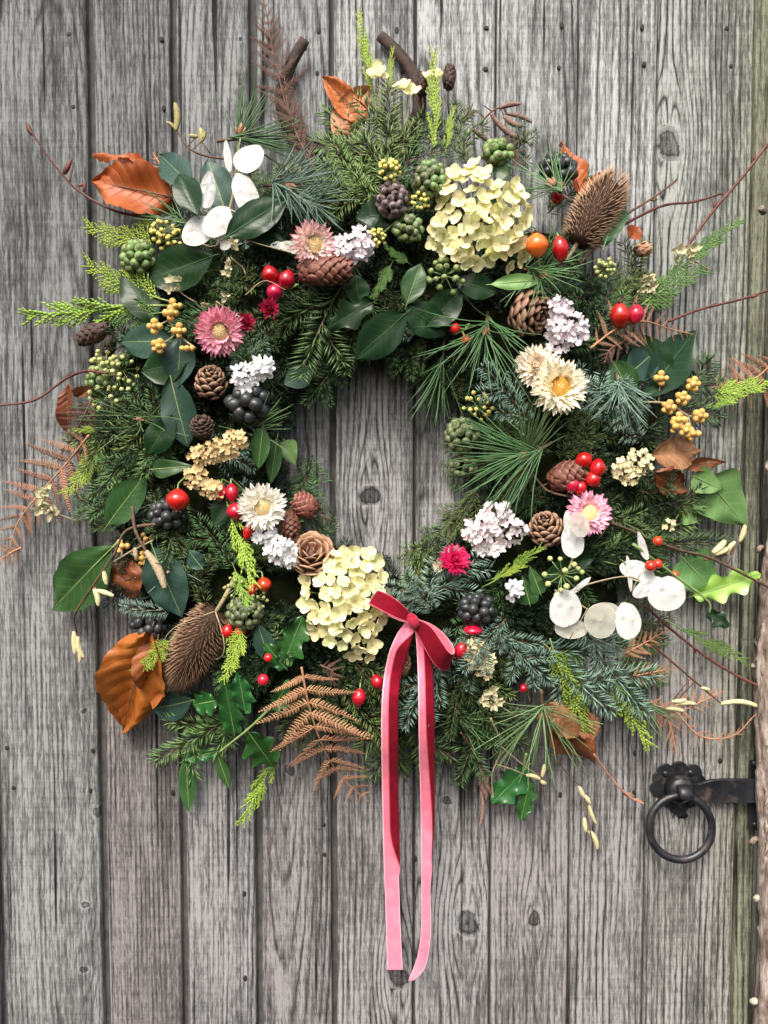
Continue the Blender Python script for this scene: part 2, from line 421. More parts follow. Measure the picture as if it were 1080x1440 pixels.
M_pet = {
    'pinkcream': petalm("strawflower_pink_cream", ((0, (0.88, 0.80, 0.58)), (0.62, (0.92, 0.84, 0.70)), (0.82, (0.92, 0.62, 0.64)), (1, (0.85, 0.30, 0.42)))),
    'pink': petalm("strawflower_pink", ((0, (0.92, 0.78, 0.70)), (0.30, (0.92, 0.56, 0.60)), (1, (0.90, 0.27, 0.44)))),
    'palepink': petalm("strawflower_pale_pink", ((0, (0.88, 0.78, 0.62)), (0.35, (0.88, 0.58, 0.62)), (1, (0.84, 0.33, 0.52)))),
    'crimson': petalm("strawflower_crimson", ((0, (0.75, 0.03, 0.12)), (0.5, (0.68, 0.012, 0.11)), (1, (0.62, 0.02, 0.13)))),
    'deep': petalm("strawflower_deep_red", ((0, (0.50, 0.02, 0.06)), (0.5, (0.38, 0.008, 0.05)), (1, (0.42, 0.03, 0.09)))),
    'cream': petalm("strawflower_cream", ((0, (0.88, 0.70, 0.36)), (0.35, (0.90, 0.82, 0.60)), (1, (0.92, 0.88, 0.72)))),
    'white': petalm('strawflower_white', ((0, (0.90, 0.80, 0.56)), (0.3, (0.92, 0.88, 0.76)), (1, (0.93, 0.91, 0.85)))),
    'peach': petalm("strawflower_peach", ((0, (0.90, 0.72, 0.46)), (0.4, (0.92, 0.78, 0.62)), (1, (0.93, 0.84, 0.74)))),
}
M_disc = org("strawflower_disc_gold", (0.62, 0.30, 0.03), (0.80, 0.52, 0.12), 200, 0.7, 0.4, 0.05, 0.01)
M_discpale = org("strawflower_disc_pale", (0.72, 0.55, 0.22), (0.82, 0.70, 0.40), 200, 0.7, 0.4, 0.05, 0.01)
M_fl = {
    'white': org("white_papery_floret", (0.92, 0.92, 0.92), (0.84, 0.84, 0.85), 120, 0.6, 0.2, 0.08, 0.01, trans=0.2),
    'lilac': org("lilac_white_floret", (0.90, 0.84, 0.86), (0.80, 0.71, 0.77), 120, 0.6, 0.2, 0.10, 0.01, trans=0.2),
    'blush': org("blush_white_floret", (0.92, 0.86, 0.86), (0.88, 0.76, 0.77), 120, 0.6, 0.2, 0.08, 0.01, trans=0.2),
    'tan': org("tan_yarrow_floret", (0.74, 0.58, 0.31), (0.60, 0.43, 0.19), 120, 0.7, 0.2, 0.15, 0.01, trans=0.15),
    'cream': org("cream_yarrow_floret", (0.82, 0.76, 0.48), (0.72, 0.63, 0.34), 120, 0.7, 0.2, 0.1, 0.01, trans=0.15),
}
M_cone = org("pine_cone_scale", (0.055, 0.022, 0.012), (0.10, 0.045, 0.025), 150, 0.55, 0.3, 0.2, 0.008, grad=((0.42, 0.26, 0.17), ((0, (0, 0, 0)), (0.72, (0.05, 0.05, 0.05)), (0.9, (0.6, 0.6, 0.6)), (1, (0.9, 0.9, 0.9)))))
M_conelight = org("weathered_cone_scale", (0.20, 0.09, 0.045), (0.34, 0.18, 0.10), 150, 0.6, 0.3, 0.2, 0.008, grad=((0.50, 0.32, 0.20), ((0, (0, 0, 0)), (0.6, (0.1, 0.1, 0.1)), (1, (0.8, 0.8, 0.8)))))
M_conered = org("larch_cone_scale", (0.12, 0.035, 0.025), (0.20, 0.075, 0.05), 150, 0.5, 0.3, 0.2, 0.008, grad=((0.32, 0.16, 0.11), ((0, (0, 0, 0)), (0.8, (0.1, 0.1, 0.1)), (1, (0.7, 0.7, 0.7)))))
M_conedark = org("alder_cone_scale", (0.030, 0.016, 0.014), (0.065, 0.036, 0.028), 150, 0.6, 0.4, 0.2, 0.008, grad=((0.14, 0.085, 0.06), ((0, (0, 0, 0)), (0.8, (0.1, 0.1, 0.1)), (1, (0.7, 0.7, 0.7)))))
def hipm(name, c1, c2, rough=0.22): return org(name, tuple(.72 * x for x in c1), c2, 60, rough, 0.12, 0.16, 0.008, coat=0.3, spec=0.5)
M_hip = {
    'red': hipm("rose_hip_red", (0.46, 0.008, 0.020), (0.58, 0.016, 0.026)),
    'dark': hipm("rose_hip_dark_red", (0.34, 0.004, 0.022), (0.46, 0.01, 0.03)),
    'orange': hipm("rose_hip_orange", (0.85, 0.13, 0.018), (0.92, 0.20, 0.03)),
    'scarlet': hipm("hip_scarlet", (0.62, 0.018, 0.014), (0.74, 0.035, 0.018)),
}
M_calyx = org("dried_calyx", (0.03, 0.016, 0.012), (0.10, 0.055, 0.03), 150, 0.8, 0.4, 0.2, 0.01)
M_ber = {
    'green': org("ivy_berry_green", (0.11, 0.15, 0.065), (0.19, 0.24, 0.11), 150, 0.4, 0.1, 0.25, 0.02, grad=((0.07, 0.06, 0.04), ((0, (0, 0, 0)), (0.82, (0, 0, 0)), (0.86, (1, 1, 1)), (1, (0.6, 0.6, 0.6))))),
    'brightgreen': org("ivy_berry_bright_green", (0.12, 0.20, 0.06), (0.22, 0.32, 0.11), 150, 0.4, 0.1, 0.2, 0.02, grad=((0.10, 0.08, 0.05), ((0, (0, 0, 0)), (0.85, (0, 0, 0)), (0.9, (1, 1, 1)), (1, (0.6, 0.6, 0.6))))),
    'purple': org("ivy_berry_purple_grey", (0.12, 0.085, 0.085), (0.22, 0.165, 0.16), 150, 0.45, 0.1, 0.2, 0.02, grad=((0.04, 0.03, 0.03), ((0, (0, 0, 0)), (0.82, (0, 0, 0)), (0.88, (1, 1, 1)), (1, (1, 1, 1))))),
    'black': org("black_berry", (0.006, 0.007, 0.008), (0.055, 0.060, 0.062), 170, 0.3, 0.15, 0.3, 0.02, coat=0.15),
    'olive': org("ivy_umbel_bud", (0.30, 0.33, 0.12), (0.46, 0.46, 0.18), 150, 0.5, 0.1, 0.2, 0.02),
    'gold': org("golden_berry", (0.52, 0.31, 0.075), (0.68, 0.45, 0.14), 150, 0.5, 0.15, 0.2, 0.015),
    'yellow': org("yellow_umbel_bud", (0.60, 0.50, 0.10), (0.72, 0.62, 0.22), 150, 0.5, 0.15, 0.15, 0.015),
}
M_teasel = org("teasel_spine", (0.16, 0.080, 0.038), (0.30, 0.16, 0.08), 60, 0.65, 0, 0.1, 0.01, grad=((0.62, 0.46, 0.30), ((0, (0, 0, 0)), (0.5, (0.15, 0.15, 0.15)), (1, (0.95, 0.95, 0.95)))))
M_teaselb = org("teasel_head_core", (0.02, 0.010, 0.006), (0.07, 0.034, 0.018), 220, 0.8, 0.8, 0.1, 0.01)
M_fern = org("dry_bracken", (0.38, 0.185, 0.095), (0.55, 0.31, 0.18), 70, 0.65, 0.2, 0.12, 0.01, trans=0.12)
M_fernpink = org("dry_bracken_pinkish", (0.30, 0.145, 0.085), (0.44, 0.24, 0.15), 70, 0.65, 0.2, 0.12, 0.01, trans=0.12)
M_ferndark = org("dry_bracken_dark", (0.085, 0.045, 0.034), (0.19, 0.105, 0.075), 70, 0.65, 0.2, 0.15, 0.01, trans=0.1)
M_pod = org("honesty_pod_pearl", (0.84, 0.87, 0.85), (0.92, 0.93, 0.92), 14, 0.28, 0.5, 0.04, 0.006, trans=0.25, clear=0.12, seed=(.50, .48, .38), spec=0.5, bscale=60)
M_podgrey = org("honesty_pod_grey", (0.56, 0.56, 0.47), (0.68, 0.68, 0.60), 30, 0.35, 0.2, 0.05, 0.006, trans=0.25, clear=0.26, seed=(.30, .28, .20), bscale=60)
M_podrim = org("honesty_rim", (0.62, 0.60, 0.50), (0.72, 0.70, 0.60), 80, 0.5, 0, 0.05, 0.005)
M_catk = org("hazel_catkin_cream", (0.52, 0.47, 0.24), (0.66, 0.60, 0.36), 260, 0.75, 0.9, 0.1, 0.01, bscale=420)
M_catkg = org("hazel_catkin_tan", (0.36, 0.28, 0.17), (0.52, 0.43, 0.28), 260, 0.75, 0.9, 0.1, 0.01, bscale=420)
M_catko = org("olive_bud_catkin", (0.30, 0.27, 0.10), (0.46, 0.42, 0.18), 260, 0.75, 0.9, 0.1, 0.01, bscale=420)
M_catkb = org("alder_catkin_brown", (0.15, 0.085, 0.065), (0.30, 0.20, 0.155), 300, 0.75, 1.0, 0.15, 0.01, bscale=420)
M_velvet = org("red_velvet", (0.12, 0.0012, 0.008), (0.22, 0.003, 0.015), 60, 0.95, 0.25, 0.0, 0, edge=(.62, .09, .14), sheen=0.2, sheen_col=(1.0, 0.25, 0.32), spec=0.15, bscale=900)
M_knot = org('red_velvet_knot', (0.42, 0.03, 0.06), (0.30, 0.008, 0.025), 120, 0.8, 0.3, 0, 0, sheen=0.6, sheen_col=(1, .5, .55), spec=.2, bscale=400)  # pink sheen of the folded velvet mixed into the base red
M_pink = org("pink_ribbon_back", (0.74, 0.17, 0.26), (0.88, 0.26, 0.35), 70, 0.8, 0.25, 0.0, 0, edge=(.95, .50, .57), sheen=0.4, sheen_col=(1.0, 0.75, 0.8), spec=0.1, bscale=1400)
M_cut = org("cut_stub_wood", (0.38, 0.36, 0.24), (0.55, 0.52, 0.42), 160, 0.8, 0.5, 0.2, 0.02)

# ------------------------------------------------------------------ the door: boards, nails, latch
door = thing("wooden_door", "weathered grey plank door behind the wreath, boards nailed upright", "door", Matrix.Translation((0, 0, 0)))
ZLO, ZHI = ZC - 1.25, ZC + 1.25
EDGES = [-350, -236, -122, -12, 137, 252, 360, 468, 583, 693, 806, 915, 1046]
GAPS = [8, 8, 8, 8, 10, 9, 10, 7, 4, 3, 2.5, 2.5, 4]
#        ring centre (mm from board middle), depth d0, slope, ring width mm, tone, tint low, tint high
BRD = [(300, 0, 0.0, 8, .30, (1, .97, .95), (1, 1, .98)), (-200, 20, 0.0, 8, .30, (1, .97, .95), (1, 1, .98)), (150, 20, 0.0, 8, .30, (1, .97, .95), (1, 1, .98)),
       (30, 18, 0.07, 7, .29, (1.1, 1.085, 1.06), (.86, .875, .865)), (-220, 30, 0.02, 6.5, .28, (.98, .885, .86), (.84, .855, .84)), (90, 45, 0.04, 7, .33, (1, .965, .955), (.88, .895, .88)),
       (-18, 25, 0.07, 9, .31, (.97, .905, .885), (1.06, 1.07, 1.06)), (180, 10, 0.0, 9, .34, (1, .94, .925), (1.3, 1.31, 1.29)), (-45, 30, 0.08, 10, .35, (1, .96, .94), (1.38, 1.38, 1.36)),
       (12, 22, 0.05, 9, .32, (1, .925, .905), (1.36, 1.36, 1.33)), (-150, 20, 0.0, 9.5, .335, (1, .95, .92), (1.42, 1.43, 1.39)), (170, 20, 0.02, 8.5, .35, (1.02, .975, .91), (1.12, 1.15, 1.07))]
KNOTS = [(521, 697, 12), (657, 1297, 15), (752, 1292, 9), (940, 204, 15), (138, 1142, 7), (135, 1142, 4), (120, 1272, 5), (118, 1363, 5), (628, 1125, 6), (408, 1082, 7),
         (560, 1372, 14), (710, 1090, 7), (118, 1000, 4), (952, 1128, 8)]
KW = [(P(a, b), r * 0.001) for a, b, r in KNOTS]
def board(i):
    x0 = (EDGES[i] - 540 + GAPS[i] / 2) / 1000; x1 = (EDGES[i + 1] - 540 - GAPS[i + 1] / 2) / 1000
    w = x1 - x0; cx = (x0 + x1) / 2
    u0, d0, sl, rw, tone, tlo, thi = BRD[i]
    nx = 40; nz = 640
    bev = 0.0025
    e = np.concatenate([[0, 0, 0.0008], np.linspace(bev, w - bev, nx), [w - 0.0008, w, w]])
    dep = np.concatenate([[0.022, 0.0035, 0.0011], np.zeros(nx), [0.0011, 0.0035, 0.022]])
    z = np.linspace(ZLO, ZHI, nz)
    wl, wr = noise1(nz, 16, 0.0006), noise1(nz, 16, 0.0006)
    X = x0 + e[None, :] + wl[:, None] * np.clip(1 - e / 0.01, 0, 1)[None] + wr[:, None] * np.clip(1 - (w - e) / 0.01, 0, 1)[None]
    Z = np.repeat(z[:, None], len(e), 1)
    cup = rng.uniform(-0.0012, 0.0012); lift = rng.uniform(-0.0012, 0.0012)
    U = (X - cx)
    Y = dep[None, :] + lift + cup * ((U / (w / 2)) ** 2) + noise1(nz, 5, 0.0005)[:, None]
    # growth-ring distance: saw cut through a tapering log, bent round the knots
    dz = (z - ZC); dd = d0 / 1000 + sl * dz + noise1(nz, 6, 0.006)
    drift = noise1(nz, 4, 0.004)
    uu = U - u0 / 1000 + drift[:, None]
    rad = np.sqrt(uu ** 2 + (dd ** 2)[:, None] + 1e-6)
    kn = np.full_like(X, [.6, .6, .6, .5, .6, .7, .8, .85, .85, .8, .95, 1.0][i]); qk = np.full_like(X, 2.0)
    for kp, kr in KW:
        if kp.x < x0 - 0.01 or kp.x > x1 + 0.01: continue
        dxk, dzk = X - kp.x, (Z - kp.z)
        q = np.sqrt((dxk / kr) ** 2 + (dzk / (kr * 1.0)) ** 2)
        th_k = np.arctan2(dzk, dxk); q = q * (1 + .16 * np.sin(2 * th_k + kr * 900) + .09 * np.sin(3 * th_k + kr * 2100))
        q2 = np.sqrt((dxk / (kr * 2.6)) ** 2 + (dzk / (kr * 5.5)) ** 2)
        sgn = np.sign(uu * np.sign(1)) 
        bend = np.exp(-q2 ** 2) * kr * 2.0 * np.tanh(dxk / (kr * 0.6))
        rad = rad - bend * sgn
        ring = np.clip(1.35 - q, 0, 1)
        rad = rad * (1 - ring) + (q * kr * 0.35) * ring
        qk = np.minimum(qk, q)
    lc = np.stack([rad / (rw / 1000), kn, qk], -1)
    t = ((z - ZLO) / (ZHI - ZLO))[:, None, None]
    t = np.clip(((z - ZC)[:, None, None] + 0.40) / 0.88, 0, 1); t = t * t * (3 - 2 * t)
    tint = (np.array(tlo) * (1 - t) + np.array(thi) * t) * tone * np.ones((nz, len(e), 1))
    if i == 11:  # green algae towards the post
        g = np.clip((U / (w / 2) - 0.15) / 0.85, 0, 1)[..., None] * np.clip((z - ZC + 0.9) / 0.5, 0, 1)[:, None, None] * 0.5
        tint = tint * (1 - g) + tint * np.array([0.78, 0.81, 0.60]) * g
    if i == 3: tint = tint * (1 - 0.10 * np.clip(U / (w / 2), 0, 1)[..., None])
    b = MB(); b.add(np.stack([X, Y, Z], -1).reshape(-1, 3), gridf(len(e), nz), lc.reshape(-1, 3))
    me = b.mesh("plank", MW)
    ca = me.attributes.new('tint', 'FLOAT_COLOR', 'POINT')
    ca.data.foreach_set('color', np.concatenate([tint, np.ones((nz, len(e), 1))], -1).astype(np.float32).ravel())
    part("plank", me, door)
for i in range(len(EDGES) - 1): board(i)
b = MB()
def boxmb(b, lo, hi, m=0):
    x0, y0, z0 = lo; x1, y1, z1 = hi
    v = [(x0, y0, z0), (x1, y0, z0), (x1, y1, z0), (x0, y1, z0), (x0, y0, z1), (x1, y0, z1), (x1, y1, z1), (x0, y1, z1)]
    q = [(0, 3, 2, 1), (4, 5, 6, 7), (0, 1, 5, 4), (1, 2, 6, 5), (2, 3, 7, 6), (3, 0, 4, 7)]
    b.add(v, [t for a in q for t in ((a[0], a[1], a[2]), (a[0], a[2], a[3]))], None, m)
boxmb(b, (EDGES[0] / 1000 - .54, 0.011, ZLO), (EDGES[-1] / 1000 - .54, 0.045, ZHI))
part("backing_board", b.mesh("backing_board", M_dark, False), door)
nb = sweep([(0, 0, -0.004), (0, 0, 0.0), (0, 0, 0.0006)], [0.0028, 0.0028, 0.002], ns=10, up=(0, 1, 0)).mesh("nail", M_nail)
NAILS = [(97, 48), (103, 150), (227, 55), (230, 152), (338, 55), (337, 118), (448, 43), (446, 103), (558, 43), (566, 101), (684, 39), (683, 97), (786, 95), (790, 35), (903, 38), (906, 90),
         (1022, 40), (1028, 93), (131, 1056), (127, 1112), (19, 1108), (243, 1115), (344, 1257), (345, 1376), (455, 1160), (456, 1202), (788, 1118), (893, 1060), (892, 1115), (1013, 1070), (10, 1052), (585, 1208)]
for px, py in NAILS:
    part("nail", nb, door, face(P(px, py, 0.001), 0, 0, 0) @ Matrix.Diagonal((random.uniform(.9, 1.25), random.uniform(1, 1.9), 1, 1)))

# ring latch, a part of the door
latch = bpy.data.objects.new("ring_latch", None); COL.objects.link(latch); latch.parent = door
def outline_plate(pts, th, mats, bevel=0.0007):
    p = A2(pts); n = len(p); c = p.mean(0)
    inn = c + (p - c) * (1 - bevel / np.linalg.norm(p - c, axis=1)[:, None])
    rows = [np.c_[p, np.zeros(n)], np.c_[p, np.full(n, th - bevel)], np.c_[inn, np.full(n, th)], np.c_[c + (p - c) * 0.5, np.full(n, th)]]
    v = np.vstack(rows + [[[c[0], c[1], th]]]); f = list(gridf(n, 4, True)); k = len(v) - 1; o = 3 * n
    f += [(o + i, o + (i + 1) % n, k) for i in range(n)]
    b = MB(); b.add(v, f); return b
LC = (954, 1110)
LD = 0.0015
lm = face(P(*LC, LD))
ang = np.linspace(0, 2 * math.pi, 120, endpoint=False)
rr = np.zeros(120)
for k_, (lx, ly, lr) in enumerate([(-30, 18, 13), (-22, 29, 14), (0, 32, 15), (23, 28, 14), (31, 13, 13), (-34, 2, 13), (0, 0, 30), (0, -24, 17), (-14, -14, 16), (18, -16, 14), (2, -38, 6), (-18, 14, 20), (18, 14, 20)]):
    for j, a_ in enumerate(ang):   # union of discs = scalloped plate
        bx = lx * math.cos(a_) + ly * math.sin(a_); dsc = bx * bx - (lx * lx + ly * ly - lr * lr)
        if dsc > 0: rr[j] = max(rr[j], bx + math.sqrt(dsc))
pl = np.c_[rr * np.cos(ang), rr * np.sin(ang)] * 0.00088
part("backplate", outline_plate(pl, 0.003, M_iron).mesh("backplate", M_iron, False), latch, lm)
scr = ell((0, 0, 0), (0.0045, 0.0045, 0.0026), 12, 8)
sc_slot = MB(); sc_slot.merge(scr); boxmb(sc_slot, (-0.0035, -0.0006, 0.0022), (0.0035, 0.0006, 0.003), 1)
scm = sc_slot.mesh("screw", [M_iron, M_nail])
for sx, sy in ((-20, 24), (16, 25), (14, -18)): part("screw", scm, latch, lm @ TRS((sx / 1000, sy / 1000, 0.0035), Matrix.Rotation(random.random() * 3, 3, 'Z')))
boss = sweep([(0, 0, 0.002), (0, 0, 0.014), (0, 0, 0.019), (0, 0, 0.021)], [0.021, 0.020, 0.016, 0.008], ns=24, up=(0, 1, 0))
part("boss", boss.mesh("boss", M_iron), latch, lm @ TRS((-0.001, 0.003, 0)))
lug = MB(); lug.merge(sweep([(0, 0.012, 0.016), (0, 0.010, 0.027), (0, 0, 0.034), (0, -0.010, 0.030), (0, -0.013, 0.022)], [0.011, 0.0105, 0.0105, 0.0105, 0.010], [0.004] * 5, ns=12, up=(0, 1, 0.3)))
part("ring_lug", lug.mesh("ring_lug", M_iron), latch, lm)
th = np.linspace(0, 2 * math.pi, 72, endpoint=False)
tb = MB(); ns_ = 14; RA, rA = 0.0440, 0.0055
av = np.linspace(0, 2 * math.pi, ns_, endpoint=False)
vv = np.stack([np.stack([(RA + rA * np.cos(av)) * math.cos(t_), (RA + rA * np.cos(av)) * math.sin(t_), rA * 0.9 * np.sin(av)], -1) for t_ in th])
fv = []
for j in range(72):
    for i in range(ns_):
        a_, b_, c_, d_ = j * ns_ + i, ((j + 1) % 72) * ns_ + i, ((j + 1) % 72) * ns_ + (i + 1) % ns_, j * ns_ + (i + 1) % ns_
        fv += [(a_, b_, c_), (a_, c_, d_)]
tb.add(vv.reshape(-1, 3), fv)
part("ring", tb.mesh("ring", M_iron), latch, face(P(957, 1164, 0.026), 0, 0.10))
barp = [(-6, -15), (-2, -17), (14, -16), (30, -8), (66, -6), (113, -7), (113, 22), (66, 24), (46, 26), (34, 25), (12, 19), (-6, 16)]
barp = barp[::-1]
b_ = outline_plate(np.array([(x * .001, -y * .001) for x, y in [(6, -14), (22, -13), (40, -19), (60, -20), (113, -20), (113, 13), (62, 14), (44, 13), (30, 12), (6, 14)]])[::-1], 0.006, M_iron)
part("latch_bar", b_.mesh("latch_bar", M_iron, False), latch, lm @ TRS((0, 0, 0.010)))
b_ = sweep([(0, 0, -0.001), (0, 0, 0.0025)], [0.0085, 0.008], [0.0045, 0.004], ns=16, up=(0, 1, 0))
part("keyhole_stud", b_.mesh("keyhole_stud", M_iron), latch, face(P(959, 1146, 0.001)))

# ------------------------------------------------------------------ gate post and climbing stem beside the door
post = thing("gate_post", "green stained timber post beside the door edge", "post", Matrix.Translation((0, 0, 0)))
def postboard(name, xa, xb, yf, tone, tint, seed):
    nx, nz = 14, 260
    x0, x1 = (xa - 540) / 1000, (xb - 540) / 1000; w = x1 - x0
    e = np.concatenate([[0, 0], np.linspace(0.002, w - 0.002, nx), [w, w]]); dep = np.concatenate([[0.05, 0.002], np.zeros(nx), [0.002, 0.05]])
    z = np.linspace(ZLO, ZHI, nz)
    X = x0 + e[None] + noise1(nz, 12, 0.0009)[:, None]; Z = np.repeat(z[:, None], len(e), 1); Y = yf + dep[None] + noise1(nz, 10, 0.0008)[:, None]
    rad = (X - x0 + 0.1 + noise1(nz, 6, 0.004)[:, None]) / 0.009
    b = MB(); b.add(np.stack([X, Y, Z], -1).reshape(-1, 3), gridf(len(e), nz), np.stack([rad, 0 * X + .8, 0 * X + 2], -1).reshape(-1, 3))
    me = b.mesh(name, MW)
    g = 0.5 + 0.5 * np.clip(noise1(nz, 9, 0.5), -1, 1)
    ti = np.array(tint)[None, None] * tone * (0.85 + 0.3 * g[:, None, None]) * np.ones((nz, len(e), 1))
    ca = me.attributes.new('tint', 'FLOAT_COLOR', 'POINT')
    ca.data.foreach_set('color', np.concatenate([ti, np.ones((nz, len(e), 1))], -1).astype(np.float32).ravel())
    part(name, me, post)
postboard("door_stop", 1050, 1073, 0.006, 0.25, (1.0, 1.03, 0.74), 1)
postboard("post_timber", 1076, 1560, -0.004, 0.20, (1.0, 0.97, 0.80), 2)
kp = MB(); boxmb(kp, (-0.010, -0.05, 0), (0.012, 0.05, 0.004))
part("keep_plate", kp.mesh("keep_plate", M_iron, False), post, face(P(1062, 1117, 0.0)))
part("screw", scm, post, face(P(1061, 1074, 0.005)))
part("screw", scm, post, face(P(1062, 1160, 0.005)))

vine = thing("climbing_stem", "thick flaking climber stem running up beside the gate post", "plant", Matrix.Translation((0, 0, 0)))
VP = [(1130, -520, 14), (1125, -120, 14), (1122, 60, 15), (1118, 200, 20), (1116, 320, 15), (1112, 470, 17), (1108, 600, 18), (1102, 720, 20), (1094, 800, 22), (1089, 900, 27), (1084, 990, 25), (1091, 1100, 27), (1094, 1200, 27), (1093, 1330, 28), (1084, 1440, 25), (1084, 1560, 28), (1090, 1900, 30)]
ts = np.linspace(0, len(VP) - 1, 240)
vp = np.array([[*P(a + 5, b_, 0.025)] for a, b_, _ in VP]); vr = np.array([c for *_, c in VP]) / 1000
path = np.stack([np.interp(ts, np.arange(len(VP)), vp[:, k]) for k in range(3)], 1)
vb = sweep(path, np.interp(ts, np.arange(len(VP)), vr), ns=26, up=(0, -1, 0))
vv = vb.v[0]; cen = np.vstack([np.repeat(path, 26, 0), path[0], path[-1]])
aa = np.tile(np.arange(26), 240); jj = np.repeat(np.arange(240), 26)
ra_ = rng.normal(0, .08, 26); rb_ = rng.normal(0, .06, (26, 30)); lump = 1 + ra_[aa] + rb_[aa, jj // 9] + rng.normal(0, 0.02, len(aa))
vb.v[0] = cen + (vv - cen) * np.r_[lump, 1, 1][:, None]
part("bark", vb.mesh("bark", M_bark), vine)
fl = MB()
for k in range(90):   # peeling strips
    j = int(rng.integers(10, 230)); a = rng.uniform(math.pi * 0.5, math.pi * 1.5) if rng.random() < .5 else rng.uniform(0, 6.28)
    c = path[j]; rad = np.interp(ts[j], np.arange(len(VP)), vr) * 1.04
    o = np.array([math.cos(a), -abs(math.sin(a)), 0]); ln_ = rng.uniform(0.012, 0.04)
    q = np.linspace(0, 1, 6)[:, None]
    pp = c + o * rad + np.array([0, 0, -1]) * (q - .5) * ln_ + o * 0.006 * rng.random() * (q * 2 - 1) ** 2
    fl.merge(sweep(pp, rng.uniform(0.0015, 0.005) * np.sin(np.linspace(0.25, 2.9, 6)), 0.0005, 5, up=o))
part("peeling_bark", fl.mesh("peeling_bark", M_barkpale), vine, kind='stuff')
for px, py, r_, ln_, a in [(1058, 1265, 7, 13, 60), (1060, 1307, 7, 9, 20), (1049, 1409, 8, 9, 0), (1066, 770, 5, 18, 110), (1072, 650, 4, 16, 170), (1060, 820, 4, 7, 40), (1066, 300, 7, 12, 80), (1058, 1180, 6, 20, 95), (1054, 935, 5, 9, 120)]:
    m_ = face(P(px + 8, py, 0.018)) @ Matrix.Rotation(R(a), 4, 'Z') @ Matrix.Rotation(R(30), 4, 'X')
    q = np.linspace(0, 1, 5)
    sb = sweep(np.c_[0.003 * np.sin(q * 3), q * ln_ / 1000, q * 0.003], r_ / 1000 * np.array([0.9, 1, 0.95, 1.05, 0.8]) * 0.75, r_ / 1000 * 0.55, ns=9)
    part("cut_stub", sb.mesh("cut_stub", M_cut if py > 1200 else M_bark), vine, m_)

# ------------------------------------------------------------------ horseshoe the wreath hangs from
hs = thing("horseshoe", "rusty iron horseshoe nailed open end up above the wreath", "horseshoe", Matrix.Translation((0, 0, 0)))
HP = [(430, 62), (416, 82), (402, 110), (396, 138), (398, 162), (412, 188), (440, 208), (475, 222), (515, 222), (552, 208), (580, 182), (592, 150), (588, 115), (570, 85), (550, 64), (534, 50)]
q = np.linspace(0, len(HP) - 1, 60); hp = np.array([[*P(a, b_, 0.012)] for a, b_ in HP])
hpath = np.stack([np.interp(q, np.arange(len(HP)), hp[:, k]) for k in range(3)], 1)
for _ in range(3): hpath[1:-1] = (hpath[:-2] + 2 * hpath[1:-1] + hpath[2:]) / 4
hpath[:, 1] -= 0.012 * np.exp(-np.linspace(0, 1, 60) / 0.15)
part("shoe", sweep(hpath, 0.0095 * (0.75 + 0.25 * np.sin(np.linspace(0.2, 2.9, 60))), 0.005, ns=10, up=(0, -1, 0)).mesh("shoe", M_rust), hs)
for px, py in ((428, 66), (402, 118), (590, 130)): part("nail", nb, hs, face(P(px, py, 0.0185), 0, 0, 0) @ Matrix.Scale(1.2, 4))

# ------------------------------------------------------------------ evergreen sprig meshes, shared by many things
def fir_proto(style, n_side=3, seed=0, L=0.13, nl=0.0235):
    g = np.random.default_rng(seed)
    stems = MB(); ned = MB()
    def branch(p0, ang_, ln_, r0, top=1.0):
        n = 10; t_ = np.linspace(0, 1, n)
        bend = g.uniform(-0.25, 0.25)
        a_ = ang_ + bend * t_
        step = ln_ / (n - 1)
        x = p0[0] + np.concatenate([[0], np.cumsum(np.sin(a_[:-1]) * step)])
        y = p0[1] + np.concatenate([[0], np.cumsum(np.cos(a_[:-1]) * step)])
        zz = p0[2] + t_ * ln_ * g.uniform(-0.1, 0.18) 
        pa = np.c_[x, y, zz]
        stems.merge(sweep(pa, np.linspace(r0, r0 * 0.5, n), ns=5))
        tn = np.gradient(pa, axis=0); tn /= np.linalg.norm(tn, axis=1)[:, None]
        k = int(ln_ / 0.0034)
        for side in (-1, 1, 0, 2):
            kk = k if side in (-1, 1) else int(k * 0.36)
            u = np.clip((np.arange(kk) + g.random(kk)) / kk, 0.02, 0.995)
            bs = np.stack([np.interp(u, t_, pa[:, c]) for c in range(3)], 1); tt = np.stack([np.interp(u, t_, tn[:, c]) for c in range(3)], 1)
            sd_ = np.c_[tt[:, 1], -tt[:, 0], 0 * u]
            if side in (-1, 1): dr = sd_ * side * g.uniform(0.82, 1.0, (kk, 1)) + tt * g.uniform(0.45, 0.68, (kk, 1)) + np.c_[0 * u, 0 * u, g.normal(0.14, 0.14, kk)]
            else: dr = sd_ * g.normal(0, 0.45, (kk, 1)) + tt * g.uniform(0.6, 1.0, (kk, 1)) + np.c_[0 * u, 0 * u, g.uniform(0.35, 1.0, kk) * (1 if side == 0 else 0.6)]
            nn = np.tile([0, 0, 1.0], (kk, 1)) + g.normal(0, 0.35, (kk, 3))
            taper = np.where(u > 0.9, 0.75, 1.0)
            needles(ned, bs, dr, nl * g.uniform(0.75, 1.1, kk) * taper, 0.00125, nn, bend=0.06)
        return pa, a_
    pa, a_ = branch((0, 0, 0), 0, L, 0.0014)
    for i in range(n_side):
        j = 1 + int((i + 0.3) * 6.5 / max(1, n_side)); s_ = 1 if i % 2 else -1
        branch(pa[j], a_[j] + s_ * R(g.uniform(38, 55)), L * g.uniform(0.38, 0.5) * (1 - 0.045 * j), 0.001)
    return stems.mesh("stem", M_stem), ned.mesh("needles", M_fir[style])
FIR = {}
M_packed = org('packed_evergreen', (0.008, 0.022, 0.008), (0.022, 0.046, 0.016), 30, 0.4, 0, 0.1, 0.01, trans=0.1)  # darker than the fir needles: shade of the deep gaps put into the colour
